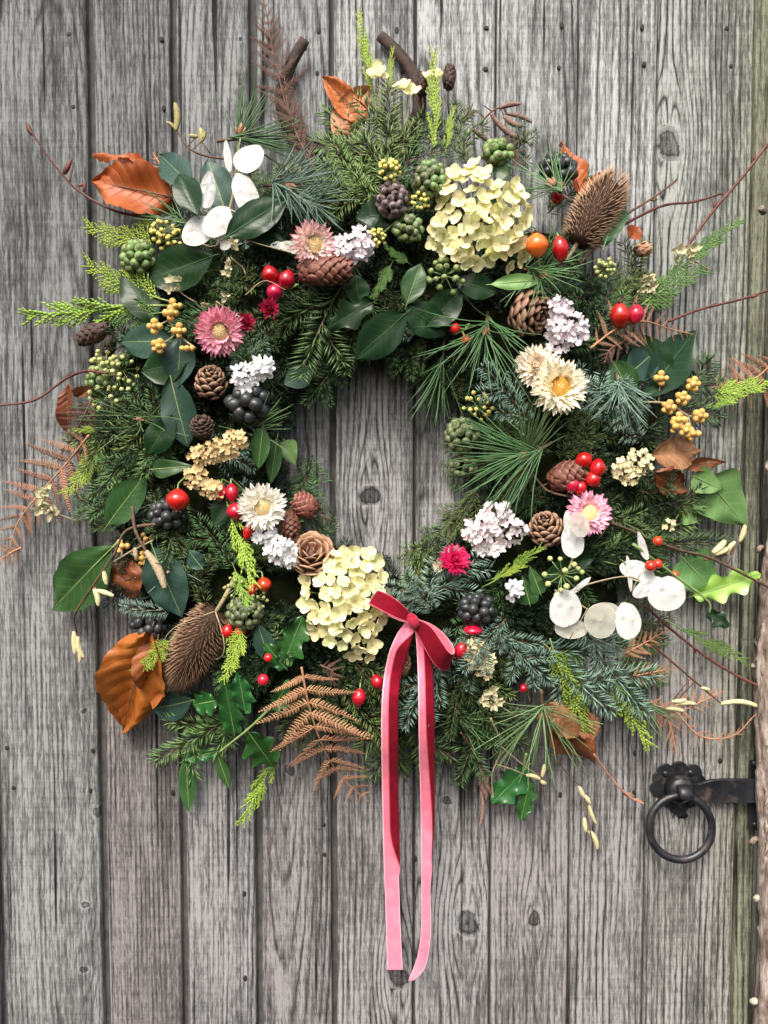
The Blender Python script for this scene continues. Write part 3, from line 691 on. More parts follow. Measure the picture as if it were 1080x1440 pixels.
for st in M_fir:
    FIR[st] = [fir_proto(st, k, 10 * k + len(st)) for k in (0, 2, 3, 4, 3)]
LAND = [(672, 310, "the upper yellow hydrangea"), (480, 850, "the lower yellow hydrangea"), (440, 343, "the pink tipped strawflower"), (309, 465, "the round pink strawflower"),
        (786, 543, "the gold eyed strawflower"), (827, 722, "the pale pink strawflower"), (368, 713, "the all cream strawflower"), (638, 789, "the crimson strawflower"),
        (838, 297, "the teasel under the twigs"), (272, 908, "the hanging teasel"), (580, 875, "the ribbon knot"), (296, 537, "the upright open cone"), (740, 437, "the wide dark cone"),
        (770, 745, "the cone by honesty pods"), (350, 565, "the glossy black berries"), (185, 255, "the horizontal orange leaf"), (182, 955, "the big rust leaf"),
        (800, 1045, "the hanging brown leaf"), (455, 1030, "the large bracken frond"), (112, 808, "the single oval leaf"), (1010, 700, "the pale ivy leaf"), (950, 575, "the golden berries"),
        (545, 150, "the horseshoe"), (700, 175, "the brown catkins"), (840, 860, "the honesty discs"), (310, 300, "the white honesty fan"), (330, 985, "the glossy holly"), (725, 1110, "the two holly leaves"),
        (882, 443, "the paired rose hips"), (825, 665, "the five rose hips"), (395, 395, "the three red hips"), (700, 742, "the blush floret cluster"), (60, 680, "the drooping bracken"), (150, 530, "the ivy seed umbels"),
        (195, 362, "the green ivy berries"), (960, 970, "the curling dry fronds"), (150, 420, "the lime cypress tip"), (540, 470, "the dark leaf fan")]
WORDS = {'dark': "dark green", 'mid': "mid green", 'blue': "blue green"}
def compass(p0, p1):
    a = math.degrees(math.atan2(-(p1[1] - p0[1]), p1[0] - p0[0])) % 360
    return ["towards the post", "up towards the post", "straight up", "up and away from the post", "away from the post", "down and away from the post", "straight down", "down towards the post"][int((a + 22.5) // 45) % 8]
def autolabel(what, p0, p1):
    c = ((p0[0] + p1[0]) / 2, (p0[1] + p1[1]) / 2)
    near = sorted(LAND, key=lambda l: (l[0] - c[0]) ** 2 + (l[1] - c[1]) ** 2)
    opts = [f"{what} by {near[0][2]}", f"{what} between {near[0][2]} and {near[1][2]}", f"{what} pointing {compass(p0, p1)} by {near[0][2]}",
            f"{what} between {near[0][2]} and {near[2][2]}", f"{what} between {near[1][2]} and {near[2][2]}", f"{what} pointing {compass(p0, p1)} by {near[1][2]}",
            f"{what} between {near[0][2]} and {near[3][2]}", f"{what} between {near[1][2]} and {near[3][2]}", f"{what} between {near[2][2]} and {near[3][2]}", f"{what} pointing {compass(p0, p1)} by {near[2][2]}"]
    if (c[0] - 525) ** 2 + (c[1] - 650) ** 2 < 190 ** 2: opts.insert(0, f"{what} on the inner rim by {near[0][2]}")
    elif (c[0] - 525) ** 2 + (c[1] - 650) ** 2 > 370 ** 2: opts.insert(0, f"{what} on the outer edge by {near[0][2]}")
    for o in opts:
        if o not in USED and len(o.split()) <= 16: return o
    for a in near:
        for b_ in near:
            o = f"{what} between {a[2]} and {b_[2]}"
            if a is not b_ and o not in USED and len(o.split()) <= 16: return o
FG = "evergreen sprigs in the wreath"
def fir(p0, p1, st='dark', var=None, d0=None, d1=None, tw=None, label=None):
    d0 = max(0.012, surf(*p0) - 0.026) if d0 is None else d0
    d1 = max(0.016, surf(*p1) - 0.010) if d1 is None else d1
    m_, L = aim(P(*p0, d0), P(*p1, d1), rng.uniform(-20, 20) if tw is None else tw)
    s_ = L / 0.13
    v_ = var if var is not None else (int(rng.integers(1, 5)) if L > 0.075 else int(rng.integers(0, 3)))
    sm, nm = FIR[st][v_]
    t_ = thing("fir_sprig", label or autolabel(WORDS[st] + " fir sprig", p0, p1), "fir sprig", m_, FG)
    sx = max(s_, 0.72)
    t_.matrix_world = m_ @ Matrix.Diagonal((sx, s_, sx, 1))
    part("stem", sm, t_); part("needles", nm, t_, kind='stuff')
    return t_

# the ring the wreath is built on, with the deep foliage nobody could count
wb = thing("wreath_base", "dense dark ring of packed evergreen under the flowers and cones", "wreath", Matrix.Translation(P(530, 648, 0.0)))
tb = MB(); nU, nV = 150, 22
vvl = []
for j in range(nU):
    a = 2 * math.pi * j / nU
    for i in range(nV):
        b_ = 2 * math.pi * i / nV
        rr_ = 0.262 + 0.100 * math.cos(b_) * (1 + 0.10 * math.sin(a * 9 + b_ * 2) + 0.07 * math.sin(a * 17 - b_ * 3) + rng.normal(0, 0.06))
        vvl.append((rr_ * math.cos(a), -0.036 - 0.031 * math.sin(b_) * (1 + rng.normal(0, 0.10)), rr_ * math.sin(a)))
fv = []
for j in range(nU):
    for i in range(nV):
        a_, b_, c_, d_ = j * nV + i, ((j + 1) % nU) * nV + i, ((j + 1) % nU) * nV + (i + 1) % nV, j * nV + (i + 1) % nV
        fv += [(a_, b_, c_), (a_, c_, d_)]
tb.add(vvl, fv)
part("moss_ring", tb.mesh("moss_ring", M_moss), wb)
inv = wb.matrix_world.inverted()
bulk = MB()
raw = {st: [] for st in ('dark', 'mid')}
def raw_needles(me):
    n = len(me.vertices); v = np.empty(n * 3, np.float32); me.vertices.foreach_get('co', v)
    f = np.empty(len(me.loops), np.int32); me.loops.foreach_get('vertex_index', f)
    a = np.empty(n * 3, np.float32); me.attributes['lc'].data.foreach_get('vector', a)
    o = MB(); o.add(v, f, a); return o
RAWN = [raw_needles(FIR['dark'][k][1]) for k in range(5)]
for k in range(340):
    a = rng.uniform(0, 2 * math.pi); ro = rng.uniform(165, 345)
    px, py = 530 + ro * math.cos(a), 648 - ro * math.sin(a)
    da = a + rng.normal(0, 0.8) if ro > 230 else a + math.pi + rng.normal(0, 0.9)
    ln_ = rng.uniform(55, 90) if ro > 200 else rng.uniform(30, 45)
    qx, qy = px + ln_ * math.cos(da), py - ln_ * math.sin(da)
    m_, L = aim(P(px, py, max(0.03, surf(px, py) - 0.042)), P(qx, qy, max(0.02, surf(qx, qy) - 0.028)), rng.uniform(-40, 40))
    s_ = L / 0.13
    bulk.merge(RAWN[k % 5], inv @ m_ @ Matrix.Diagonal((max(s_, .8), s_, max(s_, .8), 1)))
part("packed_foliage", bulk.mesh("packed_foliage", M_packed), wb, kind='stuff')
# ------------------------------------------------------------------ leaves
def leafmesh(L, W, kind='laurel', curl=0.1, fold=0.15, wave=0.05, mat=None, nt=30, nu=11, bow=0.0, nsp=4):
    t = np.linspace(0, 1, nt if kind != 'holly' else 33); u = np.linspace(-1, 1, nu)
    CP = {'laurel': ([0, .04, .12, .3, .5, .7, .85, .95, 1], [.04, .2, .48, .88, 1, .84, .5, .18, 0]), 'beech': ([0, .03, .12, .3, .45, .7, .88, 1], [.06, .25, .62, .95, 1, .76, .36, 0]),
          'ivy': ([0, .03, .1, .22, .36, .55, .75, .9, 1], [.3, .62, .88, 1, .98, .74, .42, .16, 0])}
    if kind in CP:
        w = np.interp(np.linspace(0, 1, 4 * len(t)), *CP[kind]); w = np.convolve(np.pad(w, 4, 'edge'), np.ones(9) / 9, 'valid'); w = np.interp(t, np.linspace(0, 1, 4 * len(t)), w); w[-1] = 0.01
    if kind == 'laurel': pass
    elif kind == 'narrow': w = t ** 0.8 * (1 - t) ** 0.9; w /= w.max()
    elif kind == 'beech': w *= 1 + 0.06 * np.abs(np.sin(t * 26)) + noise1(len(t), 6, 0.04)
    elif kind == 'ivy': w = w * (1 + 0.05 * np.sin(t * 11))
    elif kind == 'holly':
        w = t ** 0.5 * (1 - t) ** 0.62; w /= w.max()
        w *= 0.62 + 0.42 * np.abs(np.cos(math.pi * nsp * (t - 0.02))) ** 3.0
    w = np.maximum(w, 0.015)
    serr = 1 + (0.03 * ((t * 34) % 1 - 0.5) if kind == 'laurel' else 0)
    T, U = np.meshgrid(t, u, indexing='ij')
    X = U * (w * serr)[:, None] * W / 2 + bow * L * (T ** 2)
    Y = T * L
    Z = fold * np.abs(U) * w[:, None] * W / 2 - curl * L * T ** 1.8
    Z += wave * W * np.sin(T * 7 + rng.random() * 6) * U * np.abs(U) + noise1(len(t), 3, wave * W * 0.5)[:, None] * (U + 0.3)
    if kind in ('beech',):
        ph = T * 8 - np.abs(U) * 1.6
        Z += 0.030 * L * np.abs(((ph % 1) - 0.5)) * np.abs(U) ** 0.5 * 2
        Z += noise1(len(t), 6, 0.012 * L)[:, None] * np.abs(U) ** 2
    am = {'beech': .055, 'laurel': .012, 'ivy': .014}.get(kind, .008) * L
    for _ in range(5):
        fx, fy = rng.normal(0, 2.2, 2); Z += am * .6 * np.sin(fx * U * 1.6 + fy * T * 2.6 + rng.random() * 6) * (.35 + .65 * np.abs(U))
    if kind == 'holly': Z += 0.09 * W * np.abs(U) ** 3 * np.sin(math.pi * nsp * 2 * T + U)
    b = MB(); b.add(np.stack([X, Y, Z], -1).reshape(-1, 3), gridf(nu, len(t)), np.stack([U, T, 0 * T], -1).reshape(-1, 3))
    rib = np.stack([bow * L * t ** 2, t * L, -curl * L * t ** 1.8 + 0.0004 * (1 - t)], -1)
    rib = np.vstack([[0, -0.09 * L, 0.0], rib[:-1]])
    wr = np.linspace(max(0.0006, W * 0.018), 0.0003, len(rib))
    return b.mesh("blade", mat), rib, wr
RIBM = {'dark': 'green', 'blue': 'green', 'green': 'green', 'light': 'green', 'holly': 'green', 'hollylight': 'green'}
def leaf(p0, p1, W, kind, mat, label, d0=None, d1=None, tw=0, curl=0.1, fold=0.15, wave=0.05, bow=0.0, name=None, cat='leaf', group=None, root=None, nsp=4):
    """leaf from base pixel p0 to tip pixel p1, W pixels wide"""
    d0 = surf(*p0) + 0.004 if d0 is None else max(d0, surf(*p0) - 0.002)
    d1 = surf(*p1) + 0.014 if d1 is None else max(d1, surf(*p1) + 0.004)
    m_, L = aim(P(*p0, d0), P(*p1, d1), tw)
    me, rib, wr = leafmesh(L, S(W), kind, curl, fold, wave, M_leaf[mat], bow=bow, nsp=nsp)
    stalkm = M_greenstem if mat in RIBM else M_stem
    if mat in ('dark',): stalkm = M_leaf['green']
    if root is None:
        r_ = thing(name or {'laurel': 'evergreen_leaf', 'narrow': 'narrow_leaf', 'beech': 'beech_leaf', 'ivy': 'ivy_leaf', 'holly': 'holly_leaf'}[kind], label, cat, m_, group)
        part("blade", me, r_)
        part("midrib", sweep(rib, wr, ns=5).mesh("midrib", stalkm), r_)
        return r_
    o = part("leaf", me, root, root.matrix_world.inverted() @ m_)
    part("midrib", sweep(rib, wr, ns=5).mesh("midrib", stalkm), o)
    return o
def wpath(pts, n=40, ds=None):
    """smooth world path through (px, py[, d]) points"""
    w = np.array([[*P(p[0], p[1], (max(p[2], surf(p[0], p[1]) + .004) if len(p) > 2 else surf(p[0], p[1]) + 0.01))] for p in pts])
    k = len(w); q = np.linspace(0, k - 1, n)
    if k < 3: return np.stack([np.interp(q, np.arange(k), w[:, c]) for c in range(3)], 1)
    ext = np.vstack([2 * w[0] - w[1], w, 2 * w[-1] - w[-2]]); out = []
    for x in q:
        i = min(int(x), k - 2); f = x - i; a, b_, c, d = ext[i], ext[i + 1], ext[i + 2], ext[i + 3]
        out.append(0.5 * ((2 * b_) + (c - a) * f + (2 * a - 5 * b_ + 4 * c - d) * f * f + (3 * b_ - a - 3 * c + d) * f ** 3))
    return np.array(out)
def base_thing(name, label, cat, p, group=None): return thing(name, label, cat, Matrix.Translation(p), group)
def wsweep(root, name, path, w, mat, th=None, ns=7, kind=None, up=(0, -1, 0), dst=None):
    me = sweep(A2(path) - A2(root.location), w, th, ns, up).mesh(name, mat)
    return part(name, me, dst or root, kind=kind)
HOLLYG, LEAFG = "holly in the wreath", "single leaves in the wreath"

# ------------------------------------------------------------------ fir sprigs seen one by one
for a in [((545, 262), (547, 128), 'mid', 4), ((548, 258), (452, 150), 'mid', 3), ((556, 262), (606, 160), 'dark', 3), ((560, 282), (440, 262), 'mid', 3), ((520, 290), (470, 205), 'mid', 4), ((655, 235), (648, 142), 'dark', 3),
          ((868, 430), (905, 345), 'mid', 4), ((862, 440), (935, 392), 'mid', 3), ((840, 470), (868, 385), 'dark', 2), ((905, 610), (1012, 512), 'dark', 3), ((868, 606), (893, 538), 'blue', 4), ((880, 590), (830, 530), 'blue', 3), ((900, 620), (865, 560), 'blue', 2),
          ((745, 598), (682, 508), 'blue', 4), ((742, 602), (735, 540), 'mid', 3), ((690, 560), (730, 640), 'mid', 2), ((800, 590), (880, 560), 'dark', 4), ((790, 640), (870, 600), 'dark', 3), ((800, 800), (965, 735), 'mid', 4), ((840, 780), (945, 800), 'mid', 3), ((900, 770), (1022, 752), 'dark', 0),
          ((900, 690), (980, 720), 'dark', 2), ((700, 890), (772, 968), 'blue', 3), ((712, 870), (640, 935), 'blue', 2), ((760, 900), (838, 1000), 'blue', 4), ((820, 880), (880, 1000), 'blue', 2), ((655, 945), (618, 1030), 'dark', 4), ((645, 955), (720, 1055), 'dark', 4),
          ((590, 850), (690, 782), 'blue', 3), ((600, 842), (540, 812), 'blue', 2), ((610, 860), (580, 806), 'blue', 4), ((618, 930), (560, 1020), 'blue', 3), ((575, 960), (592, 1085), 'dark', 4), ((520, 950), (575, 1092), 'mid', 3), ((470, 950), (545, 1050), 'mid', 4), ((500, 930), (560, 1000), 'mid', 2),
          ((338, 1005), (222, 1062), 'mid', 2), ((345, 960), (270, 1040), 'dark', 3), ((240, 858), (172, 862), 'blue', 0), ((290, 850), (258, 760), 'dark', 3), ((330, 800), (290, 720), 'dark', 4),
          ((235, 612), (112, 660), 'mid', 3), ((220, 598), (100, 622), 'mid', 2), ((205, 630), (128, 690), 'dark', 4), ((250, 600), (170, 560), 'dark', 3), ((270, 740), (200, 700), 'dark', 3), ((260, 700), (220, 790), 'dark', 4),
          ((300, 312), (232, 300), 'dark', 3), ((500, 370), (405, 520), 'dark', 4), ((470, 420), (460, 540), 'dark', 3), ((520, 400), (475, 520), 'dark', 4), ((440, 400), (390, 470), 'dark', 3), ((490, 500), (420, 560), 'dark', 2),
          ((640, 720), (585, 800), 'mid', 3), ((670, 690), (625, 760), 'mid', 4), ((610, 760), (560, 830), 'mid', 2), ((690, 600), (630, 680), 'dark', 3), ((440, 640), (410, 740), 'dark', 2), ((400, 690), (455, 760), 'dark', 2), ((430, 800), (470, 740), 'dark', 2),
          ((340, 420), (300, 400), 'dark', 3), ((350, 640), (390, 600), 'dark', 2), ((760, 330), (800, 400), 'dark', 4), ((820, 420), (760, 400), 'dark', 3), ((600, 480), (545, 520), 'dark', 3), ((640, 500), (600, 560), 'dark', 2),
          ((770, 700), (700, 690), 'dark', 3), ((860, 850), (930, 900), 'mid', 2), ((880, 880), (905, 1000), 'mid', 3), ((690, 1000), (640, 1085), 'dark', 2), ((420, 960), (440, 1060), 'dark', 3), ((380, 920), (300, 960), 'dark', 3), ((360, 860), (400, 930), 'dark', 4),
          ((560, 330), (520, 270), 'dark', 3), ((420, 280), (350, 250), 'dark', 3), ((700, 220), (760, 200), 'dark', 2), ((770, 300), (830, 250), 'dark', 1)]:
    up_ = a[2] == 'blue' or a[0][1] < 300
    fir(*a, d0=surf(*a[0]) - .010 if up_ else None, d1=surf(*a[1]) + .012 if up_ else None)
# the rest of the evergreen, packed between them
for k in range(80):
    for _ in range(40):
        a = rng.uniform(0, 2 * math.pi); ro = rng.uniform(165, 385)
        px, py = 525 + ro * math.cos(a), 650 - ro * math.sin(a)
        da = a + rng.normal(0, 0.7) if ro > 250 else a + math.pi + rng.normal(0, 0.8)
        ln_ = rng.uniform(70, 115) if ro > 220 else rng.uniform(40, 70)
        qx, qy = px + ln_ * math.cos(da), py - ln_ * math.sin(da)
        rr_ = math.hypot(qx - 525, qy - 650)
        if 140 < rr_ < 440 and not (qx > 980 or qx < 110): break
    fir((px, py), (qx, qy), ['dark', 'dark', 'mid', 'dark', 'blue'][int(rng.integers(0, 5))], d0=max(.012, surf(px, py) - 0.038), d1=max(0.012, surf(qx, qy) - 0.022))

# ------------------------------------------------------------------ long-needled pine tufts
def pine(p0, p1, n, ln, spread, st, label, d0=None, d1=None, bud=True, tip=0.35):
    d0 = surf(*p0) + 0.012 if d0 is None else d0
    d1 = surf(*p1) + 0.02 if d1 is None else d1
    m_, L = aim(P(*p0, d0), P(*p1, d1))
    t_ = thing("pine_sprig", label, "pine sprig", m_, "pine sprigs in the wreath")
    b = MB(); N = n; seg = 5
    for k in range(N):
        th_ = R(spread) * math.sqrt(rng.random()); ph = rng.uniform(0, 2 * math.pi)
        dr = np.array([math.sin(th_) * math.cos(ph), math.cos(th_), abs(math.sin(th_) * math.sin(ph)) * 0.7 if rng.random() < .75 else -0.15])
        dr /= np.linalg.norm(dr); l_ = S(ln) * rng.uniform(0.75, 1.15); o = np.array([0, rng.uniform(-0.75, 0.1) * min(L, 0.03), 0])
        q = np.linspace(0, 1, seg)[:, None]; side = rng.normal(0, 1, 3); side -= dr * (side @ dr)
        pp = o + dr * q * l_ + side * (q ** 2) * l_ * 0.13
        b.merge(sweep(pp, 0.00085 * np.array([0.8, 1, 1, 0.85, 0.25]), 0.0006, 4, cap=False))
    part("needles", b.mesh("needles", M_pine[st]), t_, kind='stuff')
    if bud:
        b = MB(); b.merge(sweep([(0, -0.004, 0.002), (0, 0.002, 0.004), (0, 0.008, 0.006), (0, 0.013, 0.007)], [0.002, 0.0038, 0.003, 0.0006], ns=8))
        b.merge(sweep([(0.003, -0.003, 0.002), (0.005, 0.004, 0.005), (0.006, 0.009, 0.006)], [0.0015, 0.0022, 0.0005], ns=6)); b.merge(sweep([(-0.003, -0.003, 0.002), (-0.005, 0.003, 0.005), (-0.007, 0.007, 0.006)], [0.0015, 0.002, 0.0005], ns=6))
        part("bud", b.mesh("bud", M_conelight), t_)
    q = np.linspace(-1, 0, 6)
    part("stem", sweep(np.c_[0.003 * q ** 2, q * 0.035, q * 0.012], 0.0022, ns=6).mesh("stem", M_stem), t_)
pine((740, 640), (700, 655), 60, 105, 62, 'green', "big green pine tuft with brown bud beside the hole", d0=0.115)
pine((742, 636), (748, 600), 26, 85, 40, 'green', "upright pine needles above the bud beside the hole", d0=0.11, bud=False)
pine((682, 465), (670, 505), 46, 105, 70, 'green', "dark pine star spreading below the upper yellow hydrangea", d0=0.10)
pine((620, 520), (610, 570), 26, 90, 38, 'green', "pine needles drooping into the top of the hole", d0=0.06, bud=False)
pine((762, 1003), (755, 1040), 52, 98, 85, 'green', "spreading pine tuft with red brown bud over a brown leaf", d0=0.085)
pine((405, 262), (455, 275), 60, 75, 70, 'blue', "bluish pine tuft under the horseshoe", d0=0.105)
pine((440, 285), (475, 300), 40, 60, 70, 'blue', "bluish pine needles above the pink tipped strawflower", d0=0.115, bud=False)
pine((338, 190), (352, 120), 16, 92, 32, 'green', "thin pine needles standing against the boards over honesty", d0=0.05)
pine((345, 195), (430, 205), 30, 95, 24, 'green', "pine needles lying towards the horseshoe", d0=0.07, bud=False)
pine((198, 588), (190, 570), 24, 85, 85, 'green', "loose pine star with orange bud near the seed umbels", d0=0.085)
pine((778, 262), (730, 235), 34, 95, 50, 'green', "pine needles crossing over the upper yellow hydrangea", d0=0.115)
pine((760, 385), (790, 400), 34, 75, 95, 'green', "pine tuft below the orange hip", d0=0.105)
pine((240, 805), (235, 825), 18, 55, 90, 'blue', "small bluish pine tuft on a brown twig by the hazel catkin", d0=0.085)
pine((250, 310), (215, 300), 26, 60, 55, 'green', "straw and green pine needles behind the honesty fan", d0=0.07, bud=False)
pine((895, 985), (925, 1025), 24, 70, 40, 'green', "soft pine needles hanging by the curling dry fronds", d0=0.04, bud=False)
pine((365, 590), (375, 560), 18, 50, 90, 'green', "short pine tuft below the glossy black berries", d0=0.10, bud=False)
pine((345, 505), (340, 480), 20, 60, 50, 'green', "straight needles standing above the white floret cluster", d0=0.10, bud=False)
pine((870, 550), (868, 575), 44, 58, 75, 'blue', "silvery starry tuft by the gold eyed strawflower", d0=0.11, bud=False)
pine((650, 1010), (690, 1000), 24, 60, 80, 'green', "pine wisps above the alder cones", d0=0.06, bud=False)

# ------------------------------------------------------------------ cypress
def cyp_proto(seed, col, dense=1.0, spread=40):
    g = np.random.default_rng(seed); b = MB(); st = MB()
    def run(p, a, ln_, w, lev):
        n = max(3, int(ln_ / 0.0042)); pos = np.array(p, float)
        for i in range(n):
            d_ = np.array([math.sin(a), math.cos(a), g.normal(0.02, 0.05)]); nx_ = pos + d_ * ln_ / n
            wi = w * (1 - 0.45 * i / n)
            b.merge(sweep([pos, pos * .5 + nx_ * .5, nx_ + d_ * 0.001], [wi * 0.55, wi, wi * 0.12], [wi * 0.4, wi * 0.65, wi * 0.1], 5))
            if lev >= 1:
                for sgn in (-1, 1):
                    dd = np.array([math.sin(a + sgn * 0.7), math.cos(a + sgn * 0.7), 0.1]); b.merge(sweep([pos, pos + dd * 0.0026], [wi * 0.5, wi * 0.08], [wi * .3, wi * .05], 4))
            if lev < 2 and i > 0 and g.random() < 0.95 * dense:
                sgn = 1 if i % 2 else -1
                frac = 1 - i / n
                sub = ln_ * (0.42 if lev == 0 else 0.38) * (0.35 + 0.65 * frac) * g.uniform(0.75, 1.1)
                if sub > 0.005: run(pos, a + sgn * R(g.uniform(spread * .7, spread)), sub, w * 0.82, lev + 1)
            pos = nx_; a += g.normal(0, 0.03)
    run((0, 0, 0), 0, 0.12, 0.0022, 0)
    st.merge(sweep([(0, -0.02, -0.004), (0, 0, 0.0), (0, 0.05, 0.0005)], [0.0014, 0.0012, 0.0005], ns=5))
    return b.mesh("foliage", M_cyp[col]), st.mesh("stem", M_greenstem)
CYP = {c: [cyp_proto(40 + i, c, dd, sp) for i, (dd, sp) in enumerate([(1, 42), (0.75, 30), (0.9, 36)])] for c in M_cyp}
def cypress(p0, p1, label, col='lime', v=0, d0=None, d1=None, wid=1.0, tw=None):
    d0 = surf(*p0) + 0.004 if d0 is None else d0
    d1 = surf(*p1) + 0.018 if d1 is None else d1
    m_, L = aim(P(*p0, d0), P(*p1, d1), rng.uniform(-20, 20) if tw is None else tw)
    t_ = thing("cypress_sprig", label, "cypress sprig", m_ @ Matrix.Diagonal((L / .12 * wid * .82, L / .12, L / .12 * wid, 1)), "cypress sprigs in the wreath")
    part("foliage", CYP[col][v][0], t_, kind='stuff'); part("stem", CYP[col][v][1], t_)
CY = cypress
CY((225, 345), (120, 330), "flat lime cypress tip above the green ivy berries", 'lime', 0)
CY((240, 335), (190, 300), "short lime cypress tuft under the horizontal orange leaf", 'lime', 0)
CY((205, 430), (38, 427), "long lime cypress tip reaching furthest across the boards", 'lime', 1)
CY((225, 420), (122, 385), "feathery lime cypress above the longest cypress tip", 'lime', 0)
CY((225, 440), (135, 452), "green cypress fan below the longest cypress tip", 'green', 0)
CY((318, 700), (345, 825), "lime cypress spray hanging under the paired red hips", 'lime', 1, wid=1.0)
CY((330, 800), (352, 860), "thin lime cypress tip reaching the scarlet hips", 'lime', 2)
CY((340, 880), (322, 960), "lime cypress spray below the ivy berry head", 'lime', 0)
CY((528, 150), (512, 22), "topmost upright lime cypress spike inside the horseshoe", 'lime', 1, d0=0.03, d1=0.03, wid=.7)
CY((545, 140), (556, 70), "short upright cypress spike beside the horseshoe end", 'lime', 1, d0=0.03, d1=0.03, wid=.7)
CY((612, 225), (618, 78), "upright lime cypress spike next to the alder cones", 'lime', 1, d0=0.06, d1=0.05, wid=.7)
CY((624, 225), (642, 155), "short side cypress spike next to the alder cones", 'lime', 1, d0=0.06, d1=0.05, wid=.8)
CY((925, 400), (1045, 320), "green cypress tip over the boards under the reddish twig", 'green', 1, d1=0.03, wid=.8)
CY((900, 430), (985, 370), "cypress sprig with seed heads near the small cone", 'green', 0)
CY((1000, 558), (1085, 532), "bright cypress tip reaching the post", 'lime', 0, d0=0.03, d1=0.03)
CY((985, 575), (1032, 568), "short cypress tip beneath the one reaching the post", 'lime', 1, d0=0.03, d1=0.03)
CY((780, 920), (812, 1030), "drooping lime cypress over the hanging brown leaf", 'lime', 1)
CY((775, 915), (835, 980), "lime cypress beside the blue green fir tips", 'lime', 0)
CY((840, 935), (900, 1050), "lime cypress tip hanging towards the latch", 'lime', 1)
CY((950, 880), (1042, 938), "thin green cypress tip under the dark spiny leaf", 'green', 1, d0=0.03, d1=0.025)
CY((395, 1050), (330, 1150), "lowest lime cypress tip hanging below the holly", 'lime', 1, d0=0.03, d1=0.02)
CY((690, 820), (765, 775), "lime cypress tip under the cone by honesty pods", 'lime', 1)
CY((690, 815), (740, 800), "second lime cypress tip beside the honesty stalk", 'lime', 1)
CY((150, 620), (100, 700), "lime cypress over the drooping bracken", 'lime', 0, d0=0.05)
CY((165, 600), (105, 600), "thin green cypress under the curled brown leaf", 'lime', 1, d0=0.05)
CY((240, 900), (195, 950), "lime cypress tip lying on the big rust leaf", 'lime', 0, d1=0.075)
CY((550, 372), (530, 420), "green cypress tips above the dark leaf fan", 'green', 0, d0=.10, d1=.11)
CY((575, 370), (540, 350), "small green cypress tip beside the ivy seed head", 'green', 0, d0=.10, d1=.11)
CY((590, 880), (610, 910), "bright green tip tucked under the ribbon knot", 'green', 0, d0=.10, d1=.11)

# ------------------------------------------------------------------ big leaves
leaf((158, 770), (66, 862), 78, 'laurel', 'green', "single large oval leaf lying over the boards beside the hazel twig", d0=.05, d1=.035, curl=.08, fold=.12)
leaf((215, 770), (252, 870), 62, 'laurel', 'blue', "blue green leaf hanging over the hazel catkin", d0=.08, d1=.07, curl=.15)
leaf((255, 470), (248, 545), 45, 'laurel', 'blue', "upper bluish leaf beside the upright open cone", d0=.10, d1=.10)
leaf((240, 530), (262, 628), 50, 'laurel', 'blue', "lower bluish leaf hanging beside the upright open cone", d0=.095, d1=.09)
leaf((222, 455), (168, 372), 52, 'laurel', 'dark', "dark leaf standing behind the golden berry sprig", d0=.09, d1=.08, fold=.10)
leaf((300, 360), (205, 395), 62, 'laurel', 'dark', "wide glossy dark leaf over the pale seed head", d0=.10, d1=.08, curl=-.02)
leaf((245, 480), (165, 480), 48, 'laurel', 'blue', "bluish dark leaf under the dark alder cone", d0=.08, d1=.06)
leaf((270, 262), (220, 212), 45, 'laurel', 'blue', "blue leaf rising over the horizontal orange leaf", d0=.09, d1=.06)
leaf((318, 300), (290, 220), 48, 'laurel', 'blue', "blue leaf behind the honesty fan", d0=.08, d1=.07)
leaf((278, 302), (250, 240), 40, 'laurel', 'dark', "small dark leaf in front of the honesty fan", d0=.12, d1=.105, fold=.3)
leaf((318, 334), (405, 275), 48, 'laurel', 'dark', "dark leaf pointing from the honesty fan towards the bluish pine", d0=.12, d1=.115)
leaf((525, 425), (460, 460), 42, 'holly', 'dark', "dark spiny leaf of the fan beneath the ivy heads", d0=.105, d1=.105, nsp=2, group=HOLLYG)
leaf((572, 440), (498, 505), 55, 'laurel', 'dark', "broadest dark leaf of the fan above the hole", d0=.108, d1=.098)
leaf((570, 430), (628, 470), 48, 'laurel', 'dark', "dark leaf of the fan pointing at two red berries", d0=.105, d1=.098)
leaf((600, 460), (650, 405), 45, 'laurel', 'dark', "dark leaf under the yellow hydrangea edge", d0=.10, d1=.095)
leaf((572, 428), (592, 368), 34, 'laurel', 'green', "green upright leaf at the top of the dark fan", d0=.11, d1=.11)
leaf((505, 430), (500, 385), 34, 'laurel', 'dark', "small dark leaf by the spindle cone", d0=.10, d1=.09)
leaf((690, 400), (765, 392), 22, 'laurel', 'light', "bright green leaf under the yellow hydrangea", d0=.11, d1=.115)
leaf((905, 560), (985, 460), 62, 'laurel', 'dark', "largest dark leaf standing beside the golden berries", d0=.07, d1=.05, fold=.2)
leaf((880, 530), (925, 492), 50, 'laurel', 'blue', "bluish leaf behind the silvery starry tuft", d0=.085, d1=.06)
leaf((870, 520), (935, 475), 36, 'laurel', 'dark', "dark leaf under the pinkish bracken tip", d0=.08, d1=.05)
leaf((890, 560), (862, 505), 44, 'laurel', 'green', "green leaf behind the pinkish bracken tip", d0=.07, d1=.07)
leaf((850, 345), (878, 262), 36, 'laurel', 'green', "green leaf crossing the foot of the upper teasel", d0=.10, d1=.07)
leaf((762, 815), (838, 785), 34, 'laurel', 'dark', "dark leaf between the honesty discs and pink strawflower", d0=.11, d1=.11)
leaf((745, 850), (735, 810), 28, 'ivy', 'green', "small green ivy leaf by the ivy seed umbel", d0=.10, d1=.105)
leaf((760, 835), (745, 795), 22, 'ivy', 'green', "pointed green leaf under the lime cypress tip", d0=.105, d1=.11)
